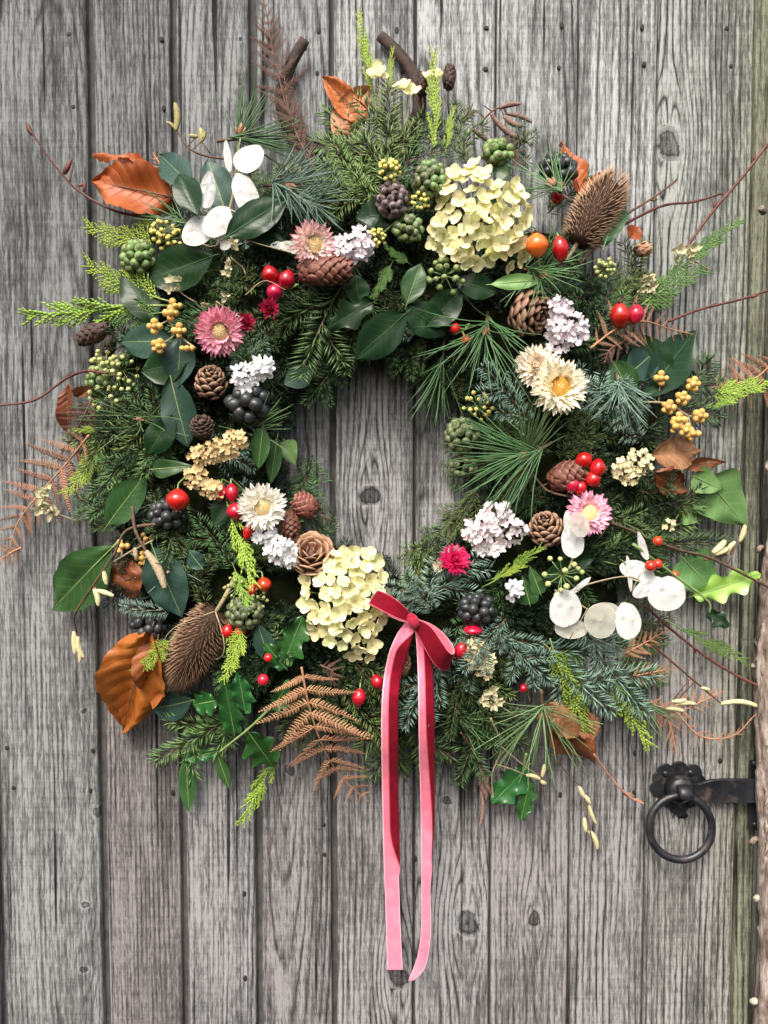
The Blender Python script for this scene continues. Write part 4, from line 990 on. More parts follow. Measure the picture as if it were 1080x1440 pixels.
leaf((150, 740), (200, 670), 48, 'laurel', 'green', "green leaf behind the drooping bracken fir tips", d0=.05, d1=.06)
leaf((215, 660), (270, 655), 26, 'ivy', 'green', "small curled green leaf by the tan yarrow", d0=.09, d1=.095)
leaf((400, 620), (415, 655), 30, 'ivy', 'light', "small light ivy leaf at the edge of the hole", d0=.07, d1=.07)
leaf((370, 600), (362, 660), 26, 'narrow', 'green', "green leaf hanging beside the cream strawflower", d0=.10, d1=.10)
leaf((390, 615), (380, 680), 22, 'narrow', 'green', "narrow green leaf over the hole edge", d0=.08, d1=.08)
leaf((262, 1065), (265, 1142), 27, 'narrow', 'green', "narrow dark leaf hanging lowest under the holly", d0=.03, d1=.02, curl=.03)
leaf((305, 1058), (322, 1112), 18, 'narrow', 'green', "slim curved leaf hanging beside the lowest narrow leaf", d0=.03, d1=.025)
leaf((270, 985), (210, 1000), 48, 'laurel', 'blue', "bluish leaf under the hanging teasel", d0=.05, d1=.035)
leaf((380, 930), (362, 880), 30, 'laurel', 'blue', "bluish leaf below the ivy berry head", d0=.09, d1=.09)
leaf((285, 800), (265, 775), 26, 'laurel', 'blue', "small blue leaf among firs by the catkin", d0=.09, d1=.09)
leaf((715, 245), (690, 232), 30, 'ivy', 'green', "green leaf behind the top of the yellow hydrangea", d0=.09, d1=.085)
leaf((440, 520), (400, 540), 34, 'laurel', 'blue', "dull blue leaf at the upper hole edge", d0=.04, d1=.03)
leaf((262, 510), (196, 522), 50, 'laurel', 'dark', "dark leaf lying behind the upper bluish leaf", d0=.085, d1=.065)
leaf((245, 585), (205, 640), 42, 'laurel', 'dark', "dark leaf beneath the lower bluish leaf tip", d0=.08, d1=.07)
leaf((400, 340), (335, 312), 40, 'laurel', 'dark', "dark leaf under the honesty stalk", d0=.10, d1=.10)
leaf((565, 300), (500, 305), 50, 'laurel', 'dark', "dark leaf behind the purple grey berries", d0=.085, d1=.08)
leaf((940, 540), (905, 470), 48, 'laurel', 'dark', "dark leaf next to the largest dark leaf", d0=.06, d1=.055)
leaf((330, 690), (300, 740), 34, 'laurel', 'dark', "dark leaf behind the four red hips", d0=.09, d1=.085)
leaf((215, 345), (250, 300), 44, 'laurel', 'dark', "dark leaf between the cypress tuft and honesty fan", d0=.08, d1=.075)
leaf((640, 395), (700, 410), 36, 'laurel', 'dark', "dark leaf between the upper hydrangea and wide cone", d0=.09, d1=.09)
# ivy leaves by the post
leaf((995, 675), (1052, 742), 82, 'ivy', 'light', "largest pale green ivy leaf near the post", d0=.045, d1=.03, curl=.05, fold=.08, cat='ivy leaf')
leaf((975, 670), (1020, 690), 40, 'ivy', 'light', "small folded ivy leaf over the largest pale one", d0=.05, d1=.05, cat='ivy leaf')
leaf((960, 720), (990, 730), 34, 'ivy', 'light', "ivy leaf tucked behind the largest pale one", d0=.03, d1=.03, cat='ivy leaf')
leaf((960, 785), (1010, 838), 70, 'ivy', 'light', "pale veined ivy leaf behind the spiny light leaf", d0=.035, d1=.02, cat='ivy leaf')
# holly
def holly_sprig(stem, leaves, label, berries=(), mat='holly', sm=None):
    p = wpath(stem, 24); r_ = base_thing("holly_sprig", label, "holly sprig", Vector(p[0]), HOLLYG)
    bpy.context.view_layer.update()
    wsweep(r_, "stem", p, np.linspace(0.0022, 0.0012, len(p)), sm or M_greenstem)
    for lf in leaves:
        leaf(*lf[:3], 'holly', lf[3] if len(lf) > 3 else mat, None, root=r_, curl=.06, fold=.22, wave=.05, nsp=lf[4] if len(lf) > 4 else 3)
    for bx, by, br in berries:
        o = part("berry", ell((0, 0, 0), (S(br),) * 3, 12, 8).mesh("berry", M_hip['scarlet']), r_, Matrix.Translation(-r_.location) @ face(P(bx, by, surf(bx, by) + .025)) @ Matrix.Rotation(R(90), 4, 'X'))
    return r_
holly_sprig([(400, 975, .085), (355, 1020, .075), (308, 1058, .05)], [((345, 1000), (335, 950), 40), ((330, 1032), (315, 960), 46), ((305, 985), (270, 992), 40), ((350, 1030), (385, 1082), 52), ((310, 1055), (255, 1070), 22), ((385, 995), (405, 960), 30), ((385, 985), (412, 995), 24)],
             "glossy holly sprig with green stem spreading under the teasel", )
holly_sprig([(405, 935, .09), (400, 900, .095)], [((398, 935), (425, 868), 46), ((402, 940), (372, 905), 34)], "small holly sprig beside the lower yellow hydrangea", [(377, 925, 6), (370, 956, 8)])
holly_sprig([(740, 1060, .055), (735, 1085, .04)], [((742, 1078), (692, 1132), 50, 'holly', 3), ((745, 1095), (733, 1156), 34, 'holly', 3)], "two glossy holly leaves hanging lowest towards the latch")
holly_sprig([(890, 765, .07), (950, 810, .055), (995, 845, .04), (998, 862, .035)], [((975, 838), (1072, 808), 44, 'hollylight', 3), ((995, 860), (1025, 882), 30, 'dark', 2)], "light green spiny holly twig with red berries by the post",
             [(925, 761, 7), (915, 796, 8), (925, 793, 7), (949, 808, 6)])
# beech
BG = "dry beech leaves in the wreath"
leaf((245, 278), (122, 250), 74, 'beech', 'orange', "broad orange leaf lying horizontally over the boards", d0=.06, d1=.05, fold=.32, wave=.10, cat='beech leaf', group=BG)
leaf((238, 245), (128, 205), 26, 'beech', 'orange', "thin folded orange leaf above the broad orange one", d0=.055, d1=.05, tw=35, wave=.06, cat='beech leaf', group=BG)
leaf((515, 170), (452, 103), 40, 'beech', 'orange', "rust leaf tip curling out inside the horseshoe", d0=.05, d1=.05, wave=.12, fold=-.2, cat='beech leaf', group=BG)
leaf((470, 190), (520, 120), 46, 'beech', 'tan', "tan leaf behind the top fir tips", d0=.045, d1=.04, wave=.08, cat='beech leaf', group=BG)
leaf((818, 275), (792, 196), 36, 'beech', 'orange', "orange leaf standing between black berries and teasel", d0=.06, d1=.045, tw=25, wave=.12, cat='beech leaf', group=BG)
leaf((815, 290), (862, 240), 34, 'beech', 'orange', "orange leaf peeping behind the upper teasel", d0=.055, d1=.045, wave=.1, cat='beech leaf', group=BG)
leaf((885, 335), (900, 318), 24, 'beech', 'orange', "tiny orange leaf scrap above the small cone", d0=.05, d1=.05, cat='beech leaf', group=BG)
leaf((915, 640), (992, 632), 48, 'beech', 'tan', "pale tan leaf below the golden berries", d0=.06, d1=.05, wave=.06, cat='beech leaf', group=BG)
leaf((955, 655), (1024, 650), 20, 'beech', 'brown', "narrow brown leaf tip beside the pale tan leaf", d0=.045, d1=.04, wave=.1, cat='beech leaf', group=BG)
leaf((920, 665), (970, 690), 42, 'beech', 'brown', "crumpled brown leaf beneath the pale tan leaf", d0=.06, d1=.05, wave=.14, cat='beech leaf', group=BG)
leaf((212, 888), (163, 1040), 98, 'beech', 'orange', "biggest rust leaf hanging beside the teasel", d0=.06, d1=.03, fold=.22, wave=.14, curl=.12, cat='beech leaf', group=BG)
leaf((222, 900), (212, 990), 66, 'beech', 'beech', "rust leaf overlapping the biggest rust leaf", d0=.072, d1=.055, fold=-.3, wave=.14, tw=-25, cat='beech leaf', group=BG)
leaf((205, 805), (135, 832), 52, 'beech', 'brown', "curled copper leaf behind the hazel twig", d0=.05, d1=.04, fold=-.35, wave=.12, cat='beech leaf', group=BG)
leaf((775, 1005), (838, 1078), 60, 'beech', 'brown', "hanging brown leaf under the spreading pine tuft", d0=.06, d1=.035, fold=-.2, wave=.12, cat='beech leaf', group=BG)
leaf((770, 990), (815, 1040), 42, 'beech', 'tan', "paler leaf upon the hanging brown leaf", d0=.07, d1=.055, wave=.1, cat='beech leaf', group=BG)
leaf((822, 1000), (832, 1045), 34, 'beech', 'tan', "pinkish tan leaf beside the hanging brown leaf", d0=.05, d1=.045, wave=.1, cat='beech leaf', group=BG)
leaf((98, 540), (92, 608), 26, 'beech', 'brown', "rolled brown leaf hanging from the bare twig", d0=.03, d1=.025, fold=1.1, wave=.12, cat='beech leaf', group=BG)
leaf((132, 545), (100, 558), 14, 'beech', 'brown', "narrow rolled brown leaf by the seed umbels", d0=.03, d1=.03, fold=.9, cat='beech leaf', group=BG)

# ------------------------------------------------------------------ hydrangea heads
def inpoly(x, y, pg):
    c = False; j = len(pg) - 1
    for i in range(len(pg)):
        if (pg[i][1] > y) != (pg[j][1] > y) and x < (pg[j][0] - pg[i][0]) * (y - pg[i][1]) / (pg[j][1] - pg[i][1]) + pg[i][0]: c = not c
        j = i
    return c
def petal_hyd(seed):
    g = np.random.default_rng(seed); nt, nu = 7, 7
    t = np.linspace(0, 1, nt); u = np.linspace(-1, 1, nu)
    w = np.array([0.22, 0.62, 0.90, 1.0, 0.92, 0.66, 0.20])
    T, U = np.meshgrid(t, u, indexing='ij')
    X = U * w[:, None] * 0.0083; Y = 0.0008 + T * 0.0148; Z = 0.0034 * T ** 2 * g.uniform(0.2, 1.3) + 0.0022 * np.abs(U) ** 2 * T + 0.0009 * np.sin(U * 3 + g.random() * 6) * T
    b = MB(); b.add(np.stack([X, Y, Z], -1).reshape(-1, 3), gridf(nu, nt), np.stack([U, T, 0 * T], -1).reshape(-1, 3)); return b.mesh("petal", M_hyd)
HP_ = [petal_hyd(k) for k in range(5)]
HC_ = ell((0, 0, 0.0006), (0.0013, 0.0013, 0.0013), 6, 4).mesh("floret", M_hydc)
def floret4(root, ml, sc_=1.0):
    f = part("floret", HC_, root, ml @ Matrix.Scale(sc_, 4))
    for k in range(4):
        part("petal", HP_[int(rng.integers(0, 5))], f, Matrix.Rotation(R(90 * k + rng.uniform(-8, 8)), 4, 'Z') @ TRS((0, 0, 0.0006 * (k % 2))) @ Matrix.Rotation(R(rng.uniform(2, 20)), 4, 'X') @ Matrix.Scale(rng.uniform(0.9, 1.12), 4))
def hydrangea(pg, label, dome, d0, n=80, sp=13):
    c = np.mean(A2(pg), 0); base = P(*c, d0)
    r_ = base_thing("hydrangea", label, "hydrangea", base, "yellow hydrangea heads")
    xs = [p[0] for p in pg]; ys = [p[1] for p in pg]; pts = []
    for _ in range(6000):
        x, y = rng.uniform(min(xs), max(xs)), rng.uniform(min(ys), max(ys))
        if inpoly(x, y, pg) and all((x - a) ** 2 + (y - b_) ** 2 > sp * sp for a, b_ in pts): pts.append((x, y))
    rx, ry = (max(xs) - min(xs)) / 2, (max(ys) - min(ys)) / 2
    mi = Matrix.Translation(-base)
    stalks = MB()
    for x, y in pts:
        ex, ey = (x - c[0]) / rx, (y - c[1]) / ry; q = min(1, ex * ex + ey * ey)
        d = d0 + dome * math.sqrt(1 - 0.93 * q) + rng.uniform(-0.012, 0.004)
        m_ = face(P(x, y, d), ex * 0.9 + rng.normal(0, .34), -ey * 0.9 + rng.normal(0, .34), rng.uniform(0, 90))
        floret4(r_, mi @ m_, rng.uniform(0.60, 0.92))
        stalks.merge(sweep([A2(P(x, y, d) - base), A2(P(x * .6 + c[0] * .4, y * .6 + c[1] * .4, d0) - base)], 0.0006, ns=4))
    part("stalks", stalks.mesh("stalks", M_greenstem), r_, kind='stuff')
H1 = [(625, 275), (632, 242), (665, 232), (690, 248), (732, 262), (742, 300), (738, 335), (742, 372), (718, 378), (695, 358), (665, 378), (640, 360), (606, 345), (603, 318), (622, 300)]
H2 = [(422, 828), (440, 810), (462, 805), (474, 776), (500, 772), (524, 782), (538, 802), (542, 840), (540, 870), (530, 895), (518, 925), (490, 920), (460, 905), (438, 888), (430, 858)]
hydrangea(H1, "yellow green hydrangea head at the top of the wreath", 0.035, 0.095)
hydrangea(H2, "yellow green hydrangea head beside the ribbon bow", 0.038, 0.090)
for px, py, n_, lb in [(533, 103, 2, "pale hydrangea floret pair beside the topmost cypress spike"), (574, 126, 1, "single pale floret on a stalk beside the horseshoe"), (612, 112, 1, "greenish floret behind the alder cone"), (500, 930, 0, "")]:
    if not n_: continue
    r_ = base_thing("hydrangea_floret", lb, "floret", P(px, py, .04)); mi = Matrix.Translation(-r_.location)
    for k in range(n_ + 1): floret4(r_, mi @ face(P(px + rng.uniform(-10, 10), py + rng.uniform(-5, 5), .04 + .004 * k), rng.normal(0, .5), .7), 0.9)
    wsweep(r_, "stalk", wpath([(px, py, .038), (px - 3, py + 45, .035), (px - 8, py + 90, .03)], 10), 0.001, M_tanstem)

# ------------------------------------------------------------------ strawflowers
def petal_straw(kind, v):
    nt, nu = 6, 3; t = np.linspace(0, 1, nt); w = np.array([0.6, 0.9, 1.0, 0.95, 0.7, 0.08]); u = np.array([-1, 0, 1])
    T, U = np.meshgrid(t, u, indexing='ij')
    Z = 0.16 * T ** 2 * (0.6, -0.35, 1.2)[v] + 0.03 * U ** 2; X = U * w[:, None] * 0.10 + 0.03 * (v - 1) * T ** 2
    b = MB(); b.add(np.stack([X, T, Z], -1).reshape(-1, 3), gridf(nu, nt), np.stack([U, T, 0 * T], -1).reshape(-1, 3)); return b.mesh("petal", M_pet[kind])
SP = {}
def strawflower(px, py, r, kind, label, nx=0, nz=0, disc='gold', d=None, cup=0.0, rings=None, dr=0.3):
    d = surf(px, py) + 0.022 if d is None else d
    m_ = face(P(px, py, d), nx, nz, rng.uniform(0, 60)); r = S(r, d)
    t_ = thing("strawflower", label, "strawflower", m_, "strawflowers in the wreath")
    if kind not in SP: SP[kind] = [petal_straw(kind, v) for v in range(3)]
    if not disc and not rings: rings = [(30, -8, 1.0, .16), (28, 6, .95, .18), (26, 20, .85, .16), (22, 38, .68, .12), (18, 58, .5, .08), (12, 76, .4, .03)]
    for i, (n, tilt, ln_, rad) in enumerate(rings or [(30, -8, 1.0, .16), (30, 2, .97, .18), (28, 11, .90, .2), (26, 22, .78, .22), (24, 38, .60, .24)]):
        for k in range(n):
            ph = 360 * (k + 0.5 * (i % 2)) / n + rng.normal(0, 3)
            l_ = r * (ln_ - rad) * rng.uniform(0.9, 1.06)
            ml = Matrix.Rotation(R(ph), 4, 'Z') @ TRS((0, rad * r, 0.10 * r * i / 5)) @ Matrix.Rotation(R(tilt + cup + rng.normal(0, 3)), 4, 'X') @ Matrix.Diagonal((r * 1.0, l_, r, 1))
            part("petal", SP[kind][int(rng.integers(0, 3))], t_, ml)
    if disc:
        g = MB(); n = 120
        for k in range(n):
            q = math.sqrt((k + .5) / n); a = k * 2.39996; pos = np.array([q * dr * r * math.cos(a), q * dr * r * math.sin(a), r * (0.16 + 0.10 * (1 - q * q))])
            h = 0.12 * r
            g.merge(sweep([pos - [0, 0, h], pos + [0, 0, h * .3], pos + [0, 0, h * .55]], [0.035 * r, 0.033 * r, 0.008 * r], ns=5, up=(0, 1, 0)))
        part("disc", g.mesh("disc", M_disc if disc == 'gold' else M_discpale), t_, kind='stuff')
        if disc == 'gold':
            part("disc_centre", ell((0, 0, 0.24 * r), (0.15 * r, 0.15 * r, 0.06 * r), 12, 7).mesh("disc_centre", M_pet['cream']), t_)
    return t_
SF = strawflower
SF(440, 344, 34, 'pinkcream', "pink tipped cream strawflower above the spindle shaped cone", .55, -.1, 'pale', d=.125)
SF(309, 465, 36, 'pink', "bright pink strawflower beside two dark red buds", .25, -.35, 'pale', d=.125)
SF(755, 515, 33, 'peach', "pale peach strawflower half hidden by the gold eyed one", -.3, .3, None, d=.11)
SF(786, 544, 41, 'cream', "cream strawflower with golden eye, largest of its kind", .05, .0, 'gold', d=.13, dr=.34)
SF(827, 722, 34, 'palepink', "pale pink strawflower behind a honesty pod", .15, .2, 'pale', d=.12)
SF(368, 713, 36, 'white', "all cream strawflower beside the red hips", .3, -.1, 'pale', d=.125)
SF(638, 789, 25, 'crimson', "crimson strawflower at the lower rim of the hole", .2, .6, None, d=.115, cup=18)
BUDR = [(16, 35, 1.0, .12), (16, 55, .95, .12), (14, 72, .9, .1), (12, 84, .8, .06)]
SF(345, 456, 19, 'deep', "dark red strawflower bud touching the bright pink strawflower", .3, .2, None, d=.115, rings=BUDR)
SF(379, 436, 20, 'deep', "dark red strawflower bud under the three red hips", .1, .1, None, d=.12, rings=BUDR)
SF(618, 796, 11, 'peach', "tiny pinkish bud beside the crimson strawflower", -.5, .1, None, d=.105, rings=BUDR)

# ------------------------------------------------------------------ papery clusters
def tiny_floret(mat, seed):
    g = np.random.default_rng(seed); b = MB(); np_ = 5
    for k in range(np_):
        a = 2 * math.pi * k / np_ + g.normal(0, .2); t = np.linspace(0, 1, 4); u = np.array([-1, 0, 1]); w = np.array([.25, .85, 1.0, .45]); T, U = np.meshgrid(t, u, indexing='ij')
        X = U * w[:, None] * .42; Y = T; Z = .55 * T ** 2 * g.uniform(.2, 1.3) + .16 * np.sin(U * 3 + 5 * g.random()) * T
        x = X * math.cos(a) - Y * math.sin(a); y = X * math.sin(a) + Y * math.cos(a)
        b.add(np.stack([x, y, Z], -1).reshape(-1, 3), gridf(3, 4), np.stack([U, T, 0 * T], -1).reshape(-1, 3))
    return b.mesh("floret", mat)
TF = {k: [tiny_floret(m_, i) for i in range(4)] for k, m_ in M_fl.items()}
def cluster(blobs, kind, label, cat, name, fr=7, d=None, dome=.014, sp=8, group="dried flower clusters", tilt=.8):
    cx, cy = np.mean([b_[0] for b_ in blobs]), np.mean([b_[1] for b_ in blobs]); d = surf(cx, cy) + 0.012 if d is None else d
    base = P(cx, cy, d - .02); r_ = base_thing(name, label, cat, base, group); mi = Matrix.Translation(-base); st = MB(); pts = []
    for bx, by, rx, ry in blobs:
        for _ in range(700):
            a, q = rng.uniform(0, 6.28), math.sqrt(rng.random())
            x, y = bx + rx * q * math.cos(a), by + ry * q * math.sin(a)
            if any((x - p[0]) ** 2 + (y - p[1]) ** 2 < sp * sp for p in pts): continue
            pts.append((x, y)); dd = d + dome * math.sqrt(1 - .9 * q * q) + rng.uniform(-.003, .003)
            m_ = face(P(x, y, dd), tilt * q * math.cos(a) + rng.normal(0, .3), -tilt * q * math.sin(a) + rng.normal(0, .3), rng.uniform(0, 90))
            part("floret", TF[kind][int(rng.integers(0, 4))], r_, mi @ m_ @ Matrix.Scale(S(fr) * rng.uniform(.8, 1.2), 4))
            st.merge(sweep([A2(P(x, y, dd - .001) - base), A2(P(bx, by, d - .018) - base)], [.0007, .0009], ns=4))
    part("stalks", st.mesh("stalks", M_tanstem), r_, kind='stuff')
CL = cluster
CL([(486, 350, 20, 17), (508, 342, 16, 20)], 'lilac', "lilac white papery flowers touching the spindle shaped cone", "dried flower", "papery_flower_cluster", d=.11, fr=7, sp=7)
CL([(790, 432, 16, 14), (798, 462, 28, 24), (782, 485, 12, 12)], 'lilac', "lilac white flower cluster beside the wide dark cone", "dried flower", "papery_flower_cluster", d=.105, fr=7.5, sp=8)
CL([(680, 745, 26, 20), (712, 745, 26, 20), (700, 722, 20, 14), (690, 765, 20, 12)], 'blush', "blush white flower cluster beside the crimson strawflower", "dried flower", "papery_flower_cluster", d=.108, fr=7.5, sp=8)
CL([(345, 530, 16, 18), (368, 518, 15, 13)], 'white', "pure white papery flowers above the glossy black berries", "dried flower", "papery_flower_cluster", d=.115, fr=7, sp=7)
CL([(372, 752, 14, 10), (392, 772, 20, 16), (405, 785, 12, 10)], 'white', "white papery flowers under the all cream strawflower", "dried flower", "papery_flower_cluster", d=.108, fr=7, sp=7)
CL([(310, 632, 24, 15), (330, 620, 16, 12), (285, 640, 18, 12)], 'tan', "upper tan yarrow head over the paired red hips", "dried flower", "yarrow_head", d=.115, fr=5.5, sp=6, tilt=.5)
CL([(275, 672, 14, 15), (298, 688, 14, 12)], 'tan', "lower tan yarrow head touching the paired red hips", "dried flower", "yarrow_head", d=.11, fr=5.5, sp=6, tilt=.5)
CL([(668, 910, 12, 14), (682, 935, 14, 18), (672, 925, 16, 20)], 'cream', "cream yarrow head beside two rose hips near the bow", "dried flower", "yarrow_head", d=.10, fr=5, sp=6, tilt=.5)
CL([(878, 660, 14, 14), (900, 650, 16, 18), (885, 672, 14, 10)], 'cream', "cream yarrow head beside the crumpled brown leaf", "dried flower", "yarrow_head", d=.10, fr=5.5, sp=6.5, tilt=.5)
CL([(722, 830, 8, 9)], 'white', "single small white flower above the dark berries", "dried flower", "papery_flower", d=.11, fr=8, sp=8)
CL([(940, 738, 7, 6)], 'cream', "tiny cream flower bud cluster over the dark fir", "dried flower", "flower_bud_cluster", d=.05, fr=5, sp=6)
# pale seed heads with pointed bracts
def seedhead(pts, label, d=None, sz=9):
    cx, cy = np.mean([p[0] for p in pts]), np.mean([p[1] for p in pts]); d = surf(cx, cy) + .016 if d is None else d
    base = P(cx, cy, d); r_ = base_thing("seed_head", label, "seed head", base, "pale seed heads"); mi = Matrix.Translation(-base)
    for x, y in pts:
        for k in range(5):
            t = np.linspace(0, 1, 5); U, T = np.meshgrid(np.array([-1, 0, 1.]), t)
            w = np.array([.3, .8, 1, .6, .05])
            b = MB(); s_ = S(sz)
            b.add(np.stack([U * w[:, None] * .36 * s_, T * s_, (.35 * T ** 2 + .2 * U ** 2) * s_], -1).reshape(-1, 3), gridf(3, 5), np.stack([U, T, 0 * T], -1).reshape(-1, 3))
            me = seedhead.me if hasattr(seedhead, 'me') else None
            if me is None: seedhead.me = me = b.mesh("bract", org("pale_seed_bract", (.50, .47, .28), (.66, .63, .43), 90, .6, .2, .15, .02, trans=.2)); seedhead.s0 = s_
            part("bract", me, r_, mi @ face(P(x, y, d + .002), rng.normal(0, .35), rng.normal(0, .35), 72 * k + rng.uniform(-15, 15)) @ Matrix.Rotation(R(rng.uniform(5, 45)), 4, 'X') @ Matrix.Scale(s_ / seedhead.s0, 4))
    p = wpath([(cx, cy, d - .002), (cx + rng.uniform(10, 22), cy + 14, d - .012), (cx + rng.uniform(20, 40), cy + 24, d - .03)], 8)
    wsweep(r_, "stalk", p, .0009, M_tanstem)
seedhead([(240, 395), (250, 408), (238, 408), (252, 394)], "pale starry seed head lying on the glossy dark leaf", d=.12)
seedhead([(330, 350), (322, 372), (318, 385), (328, 342)], "pale seed head hanging below the honesty fan", d=.12)
seedhead([(318, 418), (290, 430)], "small pale bracts above the bright pink strawflower", d=.12)
seedhead([(62, 700), (72, 712), (58, 715), (75, 722), (66, 690)], "greenish white bract head hanging on the drooping bracken", d=.05, sz=14)
seedhead([(690, 970), (680, 985), (700, 985), (692, 992), (685, 975)], "pale starry seed head below the cream yarrow", d=.09, sz=12)
seedhead([(905, 395), (915, 405), (900, 408), (912, 392)], "cream seed head beside the small weathered cone", d=.055, sz=11)
seedhead([(955, 352), (968, 360), (950, 365), (975, 350)], "cream seed head under the reddish twig", d=.045, sz=12)
seedhead([(405, 235), (395, 250), (418, 240)], "small cream bracts among the bluish pine", d=.10, sz=9)

# ------------------------------------------------------------------ cones
def cone_scale(mat, w=.5, th=.11):
    q = np.linspace(0, 1, 6)
    return sweep(np.c_[0 * q, q, .34 * q ** 2.2], np.array([.30, .55, .82, 1.0, .92, .35]) * w, np.array([.5, .6, .7, 1.0, 1.25, .5]) * th, 8).mesh("scale", mat)
CS = {'pine': cone_scale(M_cone), 'light': cone_scale(M_conelight, .55, .06), 'larch': cone_scale(M_conered, .55, .08), 'alder': cone_scale(M_conedark, .55, .12)}
def cone(p0, p1, r, kind, label, d0=None, d1=None, n=52, open_=62, sl=.62, name="pine_cone", cat="pine cone", stem=False, group="cones in the wreath"):
    d0 = surf(*p0) + .008 if d0 is None else d0
    d1 = surf(*p1) + .03 if d1 is None else d1
    m_, L = aim(P(*p0, d0), P(*p1, d1)); r = S(r); t_ = thing(name, label, cat, m_, group)
    part("core", ell((0, L * .46, 0), (r * .45, L * .46, r * .45), 10, 8).mesh("core", M_conedark), t_)
    for k in range(n):
        q = (k + .5) / n; y = L * (.04 + .88 * q); pr = math.sin(math.pi * min(1, .16 + .84 * q ** .85)) ** .6
        a = k * 2.39996; o = Vector((math.cos(a), 0, math.sin(a)))
        op = R(open_ * (1 - .55 * q) + rng.normal(0, 4)); l_ = r * sl * (pr * .9 + .12)
        base = o * (r * .38 * pr) + Vector((0, y, 0)); yd = o * math.sin(op) + Vector((0, 1, 0)) * math.cos(op)
        zd = -o * math.cos(op) + Vector((0, 1, 0)) * math.sin(op)
        part("scale", CS[kind], t_, Matrix.Translation(base) @ basis(yd, zd).to_4x4() @ Matrix.Scale(l_, 4))
    if stem: part("stalk", sweep([(0, .004, 0), (0.002, -.012, -.003), (0.004, -.03, -.01)], .0014, ns=6).mesh("stalk", M_stem), t_)
    return t_
def closed_cone(p0, p1, r, mat, label, d0=None, d1=None, n=60, name="closed_cone", cat="cone", group="small closed cones", stalk=None):
    d0 = surf(*p0) + .016 if d0 is None else d0
    d1 = surf(*p1) + .018 if d1 is None else d1
    m_, L = aim(P(*p0, d0), P(*p1, d1)); r = S(r); t_ = thing(name, label, cat, m_, group)
    b = MB(); b.merge(ell((0, L * .5, 0), (r * .85, L * .49, r * .85), 12, 9))
    q5 = np.linspace(0, 1, 5)
    for k in range(n):
        q = (k + .5) / n; y = L * (.02 + .86 * q); pr = math.sin(math.pi * (.12 + .84 * q)) ** .62; a = k * 2.39996
        o = np.array([math.cos(a), 0, math.sin(a)]); l_ = L * .26
        pp = np.array([0, y, 0]) + np.outer(1 - q5 * 0, o) * (r * .78 * pr) + np.outer(q5 * l_, [0, 1, 0]) + np.outer(.12 * r + .22 * r * q5 ** 2, o)
        s = sweep(pp, r * np.array([.3, .42, .45, .36, .08]), r * np.array([.08, .1, .11, .1, .03]), 6, up=o)
        b.merge(s)
    part("scales", b.mesh("scales", mat), t_, kind='stuff')
    part("stalk", sweep([(0, .002, 0), (0.001, -.012, -.003), (0.004, -.026, -.008)], .0011, ns=6).mesh("stalk", M_stem), t_)
cone((296, 560), (297, 520), 29, 'pine', "upright open brown pine cone beside the bluish leaves", d0=.085, d1=.115, n=48)
cone((722, 432), (760, 445), 34, 'pine', "wide open dark pine cone below the yellow hydrangea", d0=.08, d1=.105, n=52, open_=75, sl=.75)
cone((772, 765), (765, 728), 32, 'pine', "dark open pine cone beside the honesty pods", d0=.08, d1=.11, n=50)
cone((437, 790), (438, 774), 31, 'light', "pale brown cone opened like a rose by the lower hydrangea", d0=.075, d1=.105, n=40, open_=80, sl=.85)
cone((890, 352), (916, 350), 17, 'light', "small weathered cone behind fir tips near the post side", d0=.05, d1=.055, n=34, open_=40)
closed_cone((417, 385), (488, 378), 18, M_conered, "spindle shaped reddish brown cone with resin under the strawflower", d0=.115, d1=.12, n=70)
closed_cone((446, 722), (416, 702), 16, M_conered, "small brown larch cone nearest the hole", d0=.085, d1=.085)
closed_cone((400, 718), (412, 752), 14, M_conered, "small reddish larch cone beside the all cream strawflower", d0=.095, d1=.10)
closed_cone((285, 616), (284, 590), 15, M_conedark, "small dark closed cone below the upright open cone", d0=.095, d1=.11)
closed_cone((770, 680), (818, 662), 19, M_conered, "closed cone with white resin beside the five rose hips", d0=.10, d1=.11)
closed_cone((566, 950), (562, 920), 13, M_conelight, "glinting brown cone between the ribbon tails", d0=.085, d1=.10)
closed_cone((160, 455), (114, 478), 13, M_conedark, "dark alder cone jutting over the boards under the cypress", d0=.06, d1=.05)
closed_cone((158, 470), (150, 498), 9, M_conedark, "thin dark cone beside the jutting alder cone", d0=.06, d1=.05)
AG = "alder cones"
for a in [((594, 136), (595, 105), 9, "alder cone beside the pale floret at the top"), ((630, 128), (633, 94), 9, "topmost alder cone beside the cypress spike"), ((630, 1055), (632, 1075), 8, "smallest hanging alder cone beside the ribbon tail"),
          ((655, 1045), (655, 1068), 10, "upper hanging alder cone near the reddish stalk"), ((650, 1073), (650, 1103), 9, "lowest hanging alder cone beside the ribbon tail")]:
    closed_cone(a[0], a[1], a[2], M_conedark, a[3], d0=.03, d1=.03, n=44, name="alder_cone", cat="alder cone", group=AG)

